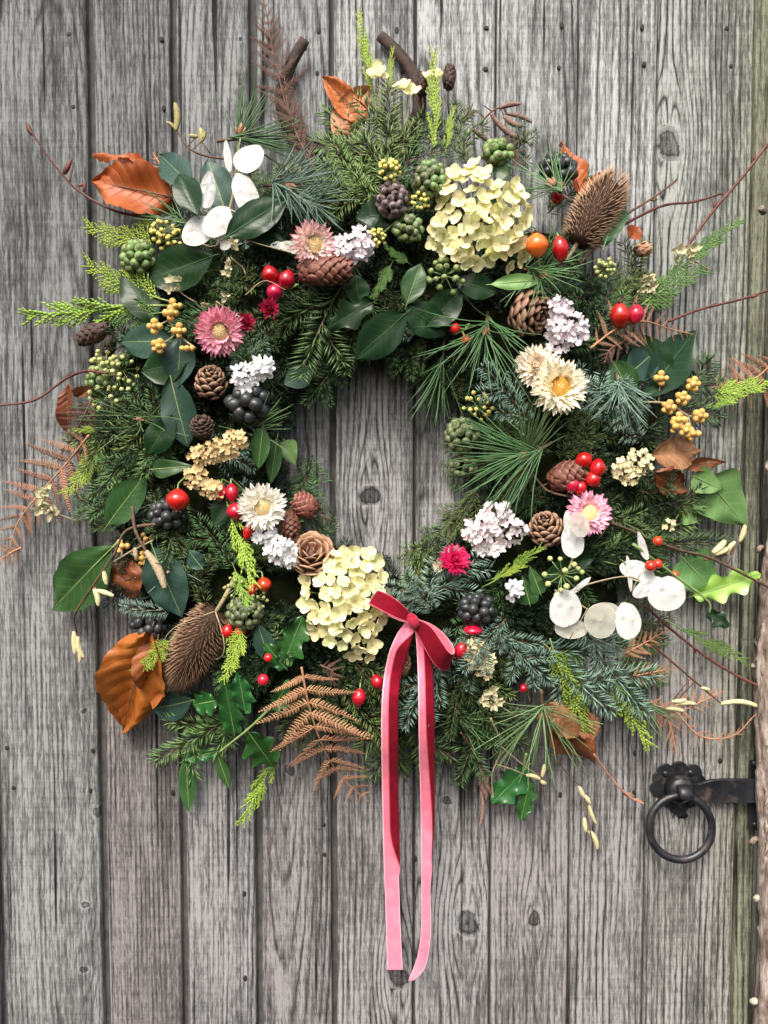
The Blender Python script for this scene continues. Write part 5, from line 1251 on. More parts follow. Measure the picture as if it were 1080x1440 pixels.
# ------------------------------------------------------------------ teasels
def teasel(p0, p1, r, label, d0, d1, bracts=True):
    m_, L = aim(P(*p0, d0), P(*p1, d1)); r = S(r); t_ = thing("teasel_head", label, "teasel", m_, "teasel heads")
    prof = lambda q: (math.sin(math.pi * min(1, max(0, .10 + .84 * q ** .9))) ** .55)
    q = np.linspace(0, 1, 16); part("core", sweep(np.c_[0 * q, q * L, 0 * q], [r * .78 * prof(x) for x in q], ns=18).mesh("core", M_teaselb), t_)
    B, D, LN, NR = [], [], [], []
    n = 1050
    for k in range(n):
        x = (k + .5) / n; a = k * 2.39996; o = np.array([math.cos(a), 0, math.sin(a)])
        B.append(o * r * .70 * prof(x) + [0, x * L, 0]); up = .12 + 2.2 * x ** 5
        D.append(o * (1.0 - .4 * x ** 4) + np.array([0, up, 0]) + rng.normal(0, .10, 3)); LN.append(r * (.44 + .34 * x ** 4) * rng.uniform(.85, 1.15)); NR.append(np.cross(o, [0, 1, 0]))
    b = MB(); needles(b, B, D, LN, .00078, NR, bend=.0)
    part("spines", b.mesh("spines", M_teasel), t_, kind='stuff')
    part("stem", sweep([(0, .004, 0), (0, -.02, -.006), (0.003, -.05, -.02)], .003, ns=8).mesh("stem", M_tanstem), t_)
    if bracts:
        for s_, l_ in ((1, .75), (-1, .5)):
            x = np.linspace(0, 1, 14); pp = np.c_[s_ * r * (1.15 * np.sin(x * 2.2)), -0.004 + x * L * l_, r * (.3 + .5 * np.sin(x * 2.5))]
            part("bract", sweep(pp, .0011 * (1 - .8 * x), ns=5).mesh("bract", M_tanstem), t_)
teasel((812, 342), (862, 260), 33, "upper teasel head leaning over the boards under the twigs", .085, .075, False)
teasel((304, 860), (251, 952), 35, "hanging teasel head beside the big rust leaf", .085, .065)

# ------------------------------------------------------------------ hips and berries
def hips(items, kind, label, stem_to=None, name="rose_hip_sprig", cat="rose hips", d=None, calyx=True, group="rose hips in the wreath"):
    cx, cy = stem_to or (items[0][0], items[0][1] + 20); d = surf(cx, cy) + .016 if d is None else d
    base = P(cx, cy, d - .02); r_ = base_thing(name, label, cat, base, group); mi = Matrix.Translation(-base)
    for it in items:
        x, y, rx, ry, a = it[:5]; kd = it[5] if len(it) > 5 else kind
        p = P(x, y, d + (it[6] if len(it) > 6 else 0))
        m_ = mi @ face(p, rng.normal(0, .12), rng.normal(0, .12), a)
        q = np.linspace(0, 1, 12); pf = np.sin(np.pi * (0.04 + .92 * q)) ** .72
        h = sweep(np.c_[0 * q, (q * 2 - 1) * S(ry), 0 * q], S(rx) * pf, ns=16).mesh("hip", M_hip[kd])
        ho = part("hip", h, r_, m_)
        if calyx:
            b = MB()
            for k in range(5):
                aa = k * 1.2566 + .4; b.merge(sweep([(0, S(ry) * .93, 0), (S(rx) * .3 * math.cos(aa), S(ry) * 1.06, S(rx) * .3 * math.sin(aa)), (S(rx) * .42 * math.cos(aa), S(ry) * 1.22, S(rx) * .42 * math.sin(aa))], [S(rx) * .16, S(rx) * .14, .0003], ns=5))
            b.merge(ell((0, S(ry) * .95, 0), (S(rx) * .32, S(ry) * .1, S(rx) * .32), 8, 5))
            part("calyx", b.mesh("calyx", M_calyx), ho)
        dv = Vector((-math.sin(R(a)), 0, math.cos(R(a)))); s0 = p - dv * S(ry) * .9
        pth = np.array([[*s0], [*(s0 - dv * .008 + Vector((0, .004, 0)))], [*(base * .7 + s0 * .3 + Vector((0, .004, 0)))], [*base]])
        wsweep(r_, "stalk", np.stack([np.interp(np.linspace(0, 3, 12), range(4), pth[:, c]) for c in range(3)], 1), .0011, M_greenstem)
    return r_
hips([(755, 345, 15, 16, 10)], 'orange', "round orange hip beside the upper yellow hydrangea", (775, 395), name="rose_hip", cat="rose hip", d=.125)
hips([(788, 350, 11.5, 17, -170)], 'red', "single long red hip below the upper teasel", (790, 390), name="rose_hip", cat="rose hip", d=.115)
hips([(380, 387, 12, 13, 20), (403, 394, 12, 14, -20), (386, 411, 11, 12, 170)], 'dark', "three red hips clustered above a dark red bud", (420, 400), d=.118)
hips([(872, 444, 14, 17, 8), (894, 442, 11, 14, -15)], 'red', "paired red hips under the pinkish bracken tip", (885, 470), d=.105)
hips([(821, 647, 11, 12, -60), (840, 659, 14, 11, -100), (834, 674, 11, 11, -140), (816, 686, 9, 11, 170), (805, 682, 11, 11, 160)], 'red', "five red hips around the resinous cone", (800, 665), d=.115)
hips([(250, 703, 16, 15, 180)], 'scarlet', "round orange red hip over the black berries", (262, 665), name="rose_hip", cat="rose hip", d=.12)
hips([(310, 692, 9, 11, 175), (326, 693, 9, 13, -175), (331, 719, 12, 12, 190), (350, 746, 8, 13, 160)], 'red', "four red hips beside the all cream strawflower", (345, 690), d=.11)
hips([(354, 829, 8, 9, 170), (371, 822, 11, 10, 190)], 'scarlet', "two bright scarlet hips above the ivy berry head", (345, 800), d=.105, cat="hips")
hips([(320, 888, 8.5, 10, 170), (338, 888, 9, 8, 190)], 'scarlet', "two scarlet hips below the ivy berry head", (330, 860), d=.1, cat="hips")
hips([(505, 981, 10.5, 13, 175), (531, 959, 9, 11, -150)], 'red', "two red hips hanging under the lower yellow hydrangea", (512, 940), d=.092)
hips([(648, 915, 9, 13, 160), (665, 886, 14, 8, 0)], 'red', "two red hips between ribbon loop and cream yarrow", (680, 880), d=.105)
hips([(640, 462, 8, 7, 90), (655, 478, 7, 7, 200)], 'scarlet', "two tiny red hips beside the pine star", (660, 455), d=.1, cat="hips", calyx=False)
hips([(787, 261, 7, 8, 20), (783, 276, 9, 10, 170)], 'dark', "two dark red hips hidden under the black berries", (775, 290), d=.10, calyx=False)
hips([(736, 968, 6, 7, 150)], 'dark', "small dark red hip behind the seed head", (745, 985), name="rose_hip", cat="rose hip", d=.08, calyx=False)
def berry_mesh(kind, fancy=True):
    q = np.linspace(0, 1, 9); pf = np.sin(np.pi * (.03 + .94 * q)) ** .62
    if fancy: pf[-3:] *= [1, .85, 1.0]
    return sweep(np.c_[0 * q, q * 2 - 1, 0 * q], pf, ns=12).mesh("berry", M_ber[kind])
BM = {k: berry_mesh(k, k not in ('black',)) for k in M_ber}
def berries(px, py, rx, ry, br, kind, label, name="ivy_berries", cat="berries", d=None, dome=None, group="berry heads in the wreath", kinds=None):
    d = surf(px, py) + .006 if d is None else d
    base = P(px, py, d - .012); r_ = base_thing(name, label, cat, base, group); mi = Matrix.Translation(-base)
    dome = S((rx + ry) / 2) * .95 if dome is None else dome
    pts = []; st = MB()
    for _ in range(2500):
        v = rng.normal(0, 1, 3); v /= np.linalg.norm(v)
        if v[2] < -.15 or any(np.linalg.norm((v - w) * [rx, ry, rx]) < br * 1.72 for w in pts): continue
        pts.append(v)
    for v in pts:
        p = P(px + v[0] * (rx - br * .6), py - v[1] * (ry - br * .6), d + v[2] * dome + rng.uniform(-.001, .001))
        dirv = Vector((v[0], -v[2], v[1])) + Vector(rng.normal(0, .15, 3))
        m_ = mi @ Matrix.Translation(p) @ basis(dirv, (0.2, 0.3, 1)).to_4x4() @ Matrix.Diagonal((*(S(br) * rng.uniform(.84, 1.08, 3)), 1))
        part("berry", BM[kinds[int(rng.integers(0, len(kinds)))] if kinds else kind], r_, m_)
        st.merge(sweep([A2(p - base), (0, 0, 0)], .0009, ns=4))
    part("stalks", st.mesh("stalks", M_greenstem if kind != 'black' else M_stem), r_, kind='stuff')
    b2 = ell((0, 0, 0), (S(rx) * .62, S(ry) * .62, dome * .5), 10, 7); v = b2.v[0]; b2.v[0] = np.c_[v[:, 0], -v[:, 2], v[:, 1]] + A2(P(px, py, d) - base)
    part("core", b2.mesh("core", M_moss), r_)
BR = berries
BR(194, 362, 25, 25, 7, 'brightgreen', "tight green ivy berries under the short cypress tips", d=.075)
BR(140, 535, 20, 24, 6.5, 'brightgreen', "green ivy berries inside the seed umbels over the boards", d=.05)
BR(552, 282, 23, 27, 6, 'purple', "purple grey ivy berries beneath the top fir sprig", d=.105)
BR(606, 252, 24, 27, 6.5, 'green', "olive green ivy berries touching the yellow hydrangea", d=.10, kinds=['green', 'green', 'brightgreen'])
BR(574, 322, 22, 20, 6, 'brightgreen', "loose green ivy berries below the purple grey ones", d=.105, kinds=['green', 'brightgreen'])
BR(700, 214, 22, 19, 7, 'brightgreen', "green ivy berries behind the top of the hydrangea", d=.08)
BR(650, 612, 25, 25, 6.5, 'green', "dull green ivy berries at the hole edge by the pine tuft", d=.07)
BR(652, 655, 20, 18, 6, 'green', "lower dull green berries at the hole edge", d=.055)
BR(344, 862, 26, 24, 6, 'green', "olive ivy berry head above two scarlet hips", d=.10)
BR(785, 238, 26, 22, 8.5, 'black', "black berries beside the standing orange leaf", d=.07)
BR(350, 568, 31, 28, 10, 'black', "largest glossy black berry cluster by the hole", name="black_berries", d=.10)
BR(236, 724, 27, 20, 8, 'black', "dull black berries under the round orange red hip", name="black_berries", d=.095)
BR(207, 881, 25, 20, 8, 'black', "blue black berries above the big rust leaf", name="black_berries", d=.06)
BR(671, 857, 27, 22, 7.5, 'black', "dark berries beneath the blue fir near the bow", name="black_berries", d=.10)
def umbel(specs, kind, label, name="ivy_umbel", cat="seed head", d=None, br=4, n=18, group="ivy umbels", stm=None, big=False):
    cx, cy = specs[0][0], specs[0][1]; d = surf(cx, cy) + .014 if d is None else d
    base = P(cx, cy, d - .02); r_ = base_thing(name, label, cat, base, group); mi = Matrix.Translation(-base); st = MB(); bb = MB()
    raw_b = raw_needles(BM[kind])
    for x, y, Rr in specs:
        o = P(x, y, d - .004); st.merge(sweep([A2(o - base), (0, 0, 0)], .0011, ns=5)); pts = []
        for _ in range(400):
            v = rng.normal(0, 1, 3); v /= np.linalg.norm(v)
            if v[2] < -.1 or len(pts) >= n or any(np.linalg.norm(v - w) < .42 for w in pts): continue
            pts.append(v)
            p = o + Vector((v[0], -v[2], v[1])) * S(Rr) * rng.uniform(.85, 1.05)
            st.merge(sweep([A2(o - base), A2(p - base)], [.0008, .0006], ns=4))
            ml = Matrix.Translation(p - base) @ basis(p - o, (.2, .3, 1)).to_4x4() @ Matrix.Scale(S(br) * rng.uniform(.85, 1.15), 4)
            if big: part("berry", BM[kind], r_, ml)
            else: bb.merge(raw_b, ml)
    part("stalks", st.mesh("stalks", stm or M_greenstem), r_, kind='stuff')
    if not big: part("seeds", bb.mesh("seeds", M_ber[kind]), r_, kind='stuff')
umbel([(172, 520, 24), (150, 512, 20), (172, 555, 24), (145, 560, 20)], 'olive', "olive seed umbels over the boards beside the bare twig", d=.06, br=3.5)
umbel([(240, 337, 18), (228, 325, 16)], 'yellow', "yellowish umbel under the horizontal orange leaf", d=.085, br=3)
umbel([(547, 240, 15)], 'yellow', "tiny yellow umbel above the purple grey berries", d=.115, br=3)
umbel([(592, 282, 12), (530, 335, 13)], 'yellow', "small yellow umbel buds beside the olive green berries", d=.11, br=2.6)
umbel([(626, 388, 24)], 'brightgreen', "green ivy umbel at the foot of the upper hydrangea", d=.115, br=4.5, n=16)
umbel([(672, 570, 20)], 'yellow', "dark yellow umbel above the berries at the hole edge", d=.085, br=3.2)
umbel([(790, 808, 28)], 'olive', "open ivy umbel above the honesty discs", d=.115, br=4, n=14)
umbel([(335, 825, 22), (360, 842, 16)], 'olive', "thin dry umbel behind the ivy berry head", d=.105, br=2.5, n=14)
umbel([(850, 378, 14)], 'olive', "small umbel among firs under the upper teasel", d=.09, br=3)
GG = "golden berry sprigs"
def goldsprig(stem, groups, label, d, br=4.8):
    p = wpath([(*q, d - .006) for q in stem], 20); r_ = base_thing("golden_berry_sprig", label, "berry sprig", Vector(p[0]), GG); mi = Matrix.Translation(-r_.location)
    wsweep(r_, "stem", p, .0014, M_tanstem)
    for gx, gy, n in groups:
        near = p[np.argmin(np.linalg.norm(p - A2(P(gx, gy, d)), axis=1))]
        wsweep(r_, "stalk", np.array([near, (near + A2(P(gx, gy, d))) / 2 + [0, .002, 0], A2(P(gx, gy, d))]), .001, M_tanstem)
        for k in range(n):
            a = 2 * math.pi * k / max(1, n - 1); q = 0 if k == 0 else 7
            part("berry", BM['gold'], r_, mi @ Matrix.Translation(P(gx + q * math.cos(a), gy + q * math.sin(a), d + .005 - q * .0006)) @ basis(Vector((math.cos(a) * q * .1, -1, -math.sin(a) * q * .1)), (0, .1, 1)).to_4x4() @ Matrix.Scale(S(br) * rng.uniform(.8, 1.1), 4))
goldsprig([(275, 490), (250, 470), (238, 450)], [(240, 440, 5), (217, 459, 5), (252, 465, 5), (223, 487, 6), (263, 490, 3), (246, 430, 4)], "golden berry sprig beside the bright pink strawflower", .12)
goldsprig([(900, 565), (940, 568), (968, 585)], [(930, 532, 5), (975, 540, 6), (960, 560, 6), (940, 573, 6), (985, 585, 6), (965, 605, 6), (955, 590, 5), (950, 600, 4), (975, 610, 4)], "large golden berry sprig beside the largest dark leaf", .085)
goldsprig([(160, 790), (185, 775), (215, 760)], [(172, 768, 4), (205, 758, 4), (200, 785, 5), (205, 792, 3)], "small golden berries beside the hazel catkin", .075, 4.5)

# ------------------------------------------------------------------ honesty
def podmesh(mat, seed):
    g = np.random.default_rng(seed); n = 30; a = np.linspace(0, 2 * math.pi, n, endpoint=False)
    rad = 1 + .06 * np.cos(2 * a + 6 * g.random()) + .03 * np.cos(3 * a + 6 * g.random()) + .012 * np.cos(7 * a + 6 * g.random()) + .09 * np.exp(-((a - math.pi / 2) / .13) ** 2)
    rings = [.02, .15, .28, .4, .52, .66, .8, .93, 1.0]; v = []; lc = []
    zz = lambda x, y: .05 * math.sin(2.3 * x + g0) * y + .06 * (x * x - .6 * y * y) * g1 + .022 * math.sin(6 * x + g0) * math.cos(5 * y) + .03 * sum(math.exp(-((x - sx_) ** 2 + (y - sy_) ** 2) / .02) for sx_, sy_ in ((-.3, .3), (.35, .05), (-.25, -.35)))
    g0, g1 = g.random() * 6, g.uniform(-1, 1)
    for q in rings:
        for i in range(n): x, y = q * rad[i] * math.cos(a[i]), q * rad[i] * math.sin(a[i]); v.append((x, y, zz(x, y))); lc.append((0, q, sum(math.exp(-((x - sx_) ** 2 + (y - sy_) ** 2) / .018) for sx_, sy_ in ((-.3, .3), (.35, .05), (-.25, -.35)))))
    v.append((0, 0, zz(0, 0))); lc.append((0, 0, 0)); b = MB(); b.add(v, np.vstack([gridf(n, len(rings), True), [(len(v) - 1, i, (i + 1) % n) for i in range(n)]]), lc, 0)
    rim = np.array([(rad[i % n] * math.cos(a[i % n]), rad[i % n] * math.sin(a[i % n]), zz(rad[i % n] * math.cos(a[i % n]), rad[i % n] * math.sin(a[i % n]))) for i in range(n + 1)])
    b.merge(sweep(rim, .011, ns=4), m=1)
    for k in range(4):
        s_ = 1 if k % 2 else -1; y0 = -.35 + .25 * k
        b.merge(sweep([(s_ * .98, y0, zz(.98, y0) + .01), (s_ * .6, y0 + .12, .02 + zz(s_ * .6, y0)), (s_ * .3, y0 + .1, .012 + zz(s_ * .3, y0))], .008, ns=4), m=1)
    return b.mesh("pod", [mat, M_podrim])
PODS = {'pearl': [podmesh(M_pod, k) for k in range(4)], 'grey': [podmesh(M_podgrey, 7)]}
def honesty(pods, stem, label, d, group="honesty seed pods"):
    p = wpath([(*q, d - .006) if len(q) == 2 else q for q in stem], 26); r_ = base_thing("honesty_spray", label, "honesty pods", Vector(p[0]), group); mi = Matrix.Translation(-r_.location)
    wsweep(r_, "stem", p, np.linspace(.0014, .0008, len(p)), M_tanstem)
    for k, (x, y, rx, ry, roll, nx, nz, *ex) in enumerate(pods):
        kd = ex[0] if ex else 'pearl'; dd = d + (ex[1] if len(ex) > 1 else 0)
        c = P(x, y, dd); m_ = face(c, nx, nz, roll)
        part("pod", PODS[kd][k % len(PODS[kd])], r_, mi @ m_ @ Matrix.Diagonal((S(rx), S(ry), S(max(rx, ry)), 1)))
        foot = c - (m_.to_3x3() @ Vector((0, S(ry) * 1.02, 0))); near = Vector(p[np.argmin(np.linalg.norm(p - A2(foot), axis=1))])
        wsweep(r_, "stalk", np.array([[*foot], [*((foot + near) / 2 + Vector((0, .002, -.002)))], [*near]]), .0007, M_tanstem)
honesty([(350, 223, 19, 21, -35, 0, .2), (346, 275, 17, 28, 20, .2, 0), (320, 220, 5, 20, 5, 0, 0), (292, 268, 10, 26, -10, .4, 0), (278, 325, 24, 18, 20, -.1, 0, 'pearl', -.006), (306, 312, 18, 22, -40, .1, 0), (322, 335, 18, 10, 60, 0, 0, 'pearl', -.01), (412, 348, 20, 8, -14, 0, .2, 'grey'), (390, 345, 10, 5, 0, 0, 0, 'pearl', -.012)],
        [(305, 345), (325, 285), (332, 235), (338, 195)], "fan of white honesty pods among blue leaves at the upper edge", .115)
honesty([(795, 856, 23, 24, 10, 0, 0, 'pearl', .004), (803, 884, 24, 13, -8, 0, .1, 'grey', -.003), (845, 873, 24, 22, 35, 0, 0, 'grey', .002), (848, 860, 22, 12, 5, 0, 0, 'grey', -.006), (883, 874, 19, 24, 15, .1, 0), (815, 825, 4, 18, -50, 0, 0)],
        [(780, 830), (815, 850), (835, 862), (870, 885)], "cluster of five round honesty discs above the drooping cypress", .118)
honesty([(938, 836, 27, 23, -10, 0, 0, 'pearl', .004), (910, 826, 12, 22, -60, .1, 0), (896, 803, 25, 14, -12, 0, .2, 'pearl', -.004), (904, 768, 6, 22, 20, .3, 0), (885, 808, 4, 24, 8, .3, 0)],
        [(790, 835), (840, 818), (890, 812), (925, 840)], "honesty pods with one big disc hanging over the boards", .085)
honesty([(805, 762, 16, 21, 15, 0, 0), (815, 738, 14, 16, 30, .1, 0, 'grey', .012), (798, 735, 6, 15, 0, .3, 0)], [(800, 800), (806, 780), (808, 740)], "two translucent honesty pods covering the pale pink strawflower", .128)

# ------------------------------------------------------------------ bracken
def pinna(mat, seed, dens=18):
    g = np.random.default_rng(seed); b = MB(); q = np.linspace(0, 1, 9)
    cz = g.uniform(-.12, .12); pa = np.c_[.12 * g.normal() * q ** 2, q, cz * q ** 2]
    b.merge(sweep(pa, .012 * (1 - .7 * q), ns=4))
    for k in range(dens):
        t = (k + .6) / dens; o = np.array([np.interp(t, q, pa[:, c]) for c in range(3)]); l_ = .135 * (1 - t) ** .55 * (.75 + .25 * min(1, t * 6))
        for s_ in (-1, 1):
            d_ = np.array([s_ * math.cos(.35), math.sin(.35) + g.normal(0, .07), g.normal(-.12, .18)]); x = np.linspace(0, 1, 4)[:, None]
            pp = o + d_ * x * l_ + np.array([0, .25, -.2]) * x ** 2 * l_
            b.merge(sweep(pp, np.array([.021, .024, .019, .006]) * (1 - .35 * t), .005, 5))
    return b.mesh("leaflet", mat)
PIN = {k: [pinna(m_, 70 + i) for i in range(4)] for k, m_ in (('tan', M_fern), ('pink', M_fernpink), ('dark', M_ferndark))}
def bracken(pts, W, kind, label, n=16, ang=58, stem_clear=.06, peak=.25, tilt=0.0, one=0, taper=.75):
    """frond along (px, py, d) points; W = longest leaflet in pixels"""
    p = wpath(pts, 60); r_ = base_thing("bracken_frond", label, "bracken frond", Vector(p[0]), "dry bracken fronds"); mi = Matrix.Translation(-r_.location)
    wsweep(r_, "rachis", p, np.linspace(.0016, .0006, len(p)), M_fern if kind != 'dark' else M_ferndark, ns=6)
    tg = np.gradient(p, axis=0); tg /= np.linalg.norm(tg, axis=1)[:, None]
    for k in range(n):
        t = stem_clear + (1 - stem_clear) * (k + .3) / n; j = min(int(t * 59), 59)
        prof = (t / peak) ** .5 if t < peak else ((1 - t) / (1 - peak)) ** taper + .08
        for s_ in ((-1, 1) if not one else (one,)):
            T = Vector(tg[j]); nrm = Vector((0, -1, 0)); nrm = (nrm - T * nrm.dot(T)).normalized(); sd_ = T.cross(nrm) * s_
            a = R(ang * (1 - .25 * t) + rng.normal(0, 5)); d_ = sd_ * math.sin(a) + T * math.cos(a) + nrm * rng.normal(tilt, .16)
            part("leaflet", PIN[kind][int(rng.integers(0, 4))], r_, mi @ Matrix.Translation(Vector(p[j])) @ basis(d_, nrm + Vector(rng.normal(0, .25, 3))).to_4x4() @ Matrix.Scale(S(W) * prof * rng.uniform(.88, 1.08), 4))
    part("frond_tip", PIN[kind][0], r_, mi @ Matrix.Translation(Vector(p[-2])) @ basis(Vector(tg[-1]), (0, -1, .1)).to_4x4() @ Matrix.Scale(S(W) * .18, 4))
bracken([(424, 938, .118), (434, 990, .112), (452, 1045, .09), (478, 1090, .05), (519, 1128, .03)], 86, 'tan', "large tan bracken frond hanging below the lower hydrangea", n=12, ang=68)
bracken([(450, 935, .085), (468, 945, .09), (470, 965, .085)], 22, 'dark', "small curled bracken tip under the hydrangea", n=6)
bracken([(125, 612, .05), (95, 650, .04), (55, 695, .035), (25, 735, .03), (10, 785, .02)], 66, 'pink', "drooping reddish bracken frond over the boards", n=12, ang=62)
bracken([(30, 770, .02), (14, 778, .018), (-12, 795, .018)], 26, 'pink', "small bracken tip beneath the drooping frond, lowest on the hinge side boards", n=5)
bracken([(130, 560, .04), (110, 600, .035), (80, 650, .03)], 40, 'dark', "dark bracken layer behind the drooping frond", n=9)
bracken([(440, 225, .045), (408, 165, .035), (388, 90, .022), (378, 40, .018), (370, -10, .018)], 48, 'dark', "tall dark bracken frond standing beside the horseshoe", n=16, ang=52, peak=.35)
bracken([(450, 250, .055), (420, 195, .06), (405, 150, .055), (400, 110, .05)], 40, 'dark', "folded brown bracken in front of the horseshoe arm", n=11, ang=35)
bracken([(830, 490, .10), (868, 462, .10), (905, 452, .085), (940, 462, .06), (974, 470, .045)], 40, 'pink', "pinkish bracken tip arching over the paired hips", n=12, ang=70)
bracken([(900, 470, .08), (860, 490, .10), (850, 510, .10)], 26, 'dark', "curled dark bracken beside the green leaf", n=8)
bracken([(1095, 500, .035), (1065, 530, .03), (1030, 540, .025), (1000, 545, .02)], 50, 'pink', "pinkish bracken frond hanging over the post edge", n=9, ang=80)
bracken([(868, 925, .05), (905, 905, .045), (945, 882, .035)], 30, 'tan', "upper straight dry frond below the honesty disc", n=9, ang=50)
bracken([(872, 955, .045), (920, 945, .035), (955, 938, .03)], 26, 'tan', "second straight dry frond below the honesty disc", n=8, ang=50)
bracken([(905, 985, .04), (950, 1000, .03), (990, 985, .025), (1018, 972, .022)], 34, 'tan', "dry frond reaching up towards the post", n=9, ang=55)
bracken([(915, 985, .04), (940, 1015, .03), (952, 1062, .022)], 34, 'pink', "dry frond hanging straight above the latch", n=9, ang=45)
bracken([(950, 1000, .03), (985, 1035, .028), (1030, 1035, .025), (1062, 1005, .022)], 22, 'pink', "thin curling frond beside the keep plate", n=9, ang=45)
bracken([(245, 255, .06), (228, 235, .055), (215, 215, .05)], 20, 'pink', "pinkish bracken scrap over the orange leaf", n=7)
bracken([(690, 200, .045), (720, 210, .04), (738, 240, .04)], 26, 'dark', "dark bracken scrap under the brown catkins", n=8)

# ------------------------------------------------------------------ twigs and catkins
def twig(pts, r0, r1, label, mat=None, side=(), buds=(), catk=(), name="bare_twig", cat="twig", group="twigs in the wreath", cm=None):
    p = wpath(pts, 40); r_ = base_thing(name, label, cat, Vector(p[0]), group)
    w = np.linspace(r0, r1, 40) / 1000; w = w * (1 + .12 * np.abs(noise1(40, 12, 1)))
    wsweep(r_, "branch", p, w, mat or M_redstem)
    for s_ in side:
        q = wpath(s_, 16); wsweep(r_, "side_branch", q, np.linspace(r1 * 1.2, r1 * .6, 16) / 1000, mat or M_redstem)
    for bx, by, a, l_, d in buds:
        o = P(bx, by, d); dv = Vector((math.cos(R(a)), 0, math.sin(R(a)))) * S(l_)
        x = np.linspace(0, 1, 7)[:, None]; wsweep(r_, "bud", A2(o) + x * A2(dv), S(l_) * .17 * np.array([.5, .85, 1, .95, .75, .45, .1]), mat or M_redstem)
    for cx0, cy0, cx1, cy1, cr, d in catk:
        x = np.linspace(0, 1, 22); a_, b_ = A2(P(cx0, cy0, d)), A2(P(cx1, cy1, d)); ax_ = b_ - a_; sdv = np.cross(ax_, [0, -1, 0])
        pp = a_ + np.outer(x, ax_) + np.outer(np.sin(x * math.pi) * rng.normal(0, .06), sdv)
        sw = sweep(pp - A2(r_.location), S(cr) * .64 * np.sin(np.pi * (.07 + .88 * x)) ** .45, ns=12, up=(0.3, -1, 0.2))
        v = sw.v[0]; cen = np.repeat(pp - A2(r_.location), 12, 0); jj = np.repeat(np.arange(22), 12); ii = np.tile(np.arange(12), 22)
        v[:264] = cen + (v[:264] - cen) * (1 + .16 * ((jj + ii) % 2) - .06)[:, None]
        near = p[np.argmin(np.linalg.norm(p - a_, axis=1))]
        if 0.003 < np.linalg.norm(near - a_) < .05: wsweep(r_, 'stalk', np.array([near, (near + a_) / 2 + [0, 0, .001], a_ + ax_ * .05]), .0008, mat or M_redstem)
        part("catkin", sw.mesh("catkin", cm or M_catk), r_)
T = twig
T([(205, 305, .045), (160, 296, .04), (110, 268, .03), (75, 230, .025), (43, 184, .02)], 1.9, 1.1, "bare dark twig curving past the orange leaf", side=[[(98, 255, .03), (104, 228, .03)]], buds=[(45, 190, 115, 22, .02), (90, 245, 62, 26, .03), (110, 262, 20, 12, .03), (118, 270, 80, 16, .03)])
T([(150, 525, .035), (120, 522, .03), (92, 533, .025), (50, 562, .02), (0, 570, .018), (-30, 572, .018)], 1.7, 1.3, "bare twig running off past the curled brown leaf", buds=[(95, 530, 60, 8, .025), (48, 562, 190, 10, .02)])
T([(815, 372, .08), (850, 330, .085), (872, 307, .07), (915, 280, .04), (950, 255, .03)], 2.2, 1.2, "forked brown twig leaning over the upper teasel", mat=M_stem, buds=[(915, 282, 10, 12, .04), (948, 256, 45, 8, .03)])
T([(872, 318, .06), (930, 290, .04), (975, 284, .03), (1015, 272, .025)], 1.9, 1.3, "ochre to red twig with blunt end under the forked one", buds=[(1010, 271, -20, 9, .025), (904, 296, 60, 8, .045)])
T([(962, 352, .035), (1000, 300, .03), (1030, 265, .03), (1055, 235, .03), (1085, 195, .03)], 2.0, 1.8, "reddish twig rising to the post", buds=[(1004, 293, 75, 14, .03), (1040, 255, 60, 14, .03), (1060, 225, 80, 12, .03), (1075, 210, 40, 10, .03)])
T([(940, 452, .05), (985, 435, .04), (1045, 420, .035), (1090, 405, .03)], 1.7, 1.6, "straight dark twig crossing to the post above the leaf", buds=[(1000, 430, 30, 10, .035), (1055, 418, 15, 14, .035)])
T([(860, 735, .06), (945, 770, .055), (1000, 785, .045), (1060, 815, .04), (1095, 832, .035)], 2.0, 1.6, "tan hazel twig with cream catkins near the ivy leaf", mat=M_stem, side=[[(990, 787, .045), (1020, 780, .04), (1042, 762, .035)]],
  catk=[(1002, 778, 1020, 760, 8, .045), (1005, 780, 1026, 770, 6, .045), (1022, 780, 1034, 762, 6, .04), (1040, 762, 1048, 738, 6, .04)], name="hazel_twig", cat="hazel twig")
T([(905, 850, .055), (950, 890, .045), (995, 925, .035), (1040, 952, .03), (1068, 965, .03)], 1.6, 1.9, "reddish twig running down to the post over dry fronds", buds=[(975, 912, -60, 10, .035), (1040, 950, -50, 12, .03)])
T([(915, 905, .05), (950, 935, .04), (985, 965, .03), (1015, 990, .025)], 1.5, 1.0, "thin twig with pale catkins among the dry fronds", catk=[(1012, 990, 1072, 996, 6, .028), (948, 990, 978, 990, 5.5, .03), (930, 996, 962, 1000, 5, .03), (985, 967, 998, 970, 4, .03), (945, 986, 965, 984, 5, .032)], name="hazel_twig", cat="hazel twig")
T([(238, 735, .10), (180, 745, .10), (160, 780, .095), (130, 825, .08), (105, 865, .06), (108, 890, .045)], 1.8, 1.2, "hazel twig with cream catkins crossing the oval leaf", mat=M_stem,
  catk=[(146, 803, 150, 822, 5.5, .088), (132, 828, 138, 852, 6, .082), (136, 830, 160, 838, 5.5, .082), (104, 888, 106, 920, 6.5, .045), (110, 895, 118, 925, 6.5, .045), (112, 905, 112, 932, 5, .045)], name="hazel_twig", cat="hazel twig")
T([(186, 712, .10), (190, 745, .108), (205, 775, .11)], 2.2, 1.6, "thick hazel twig ending in one long catkin", mat=M_stem, catk=[(205, 775, 232, 828, 9, .112), (190, 770, 192, 785, 5, .11)], cm=M_catkg, name="hazel_twig", cat="hazel twig")
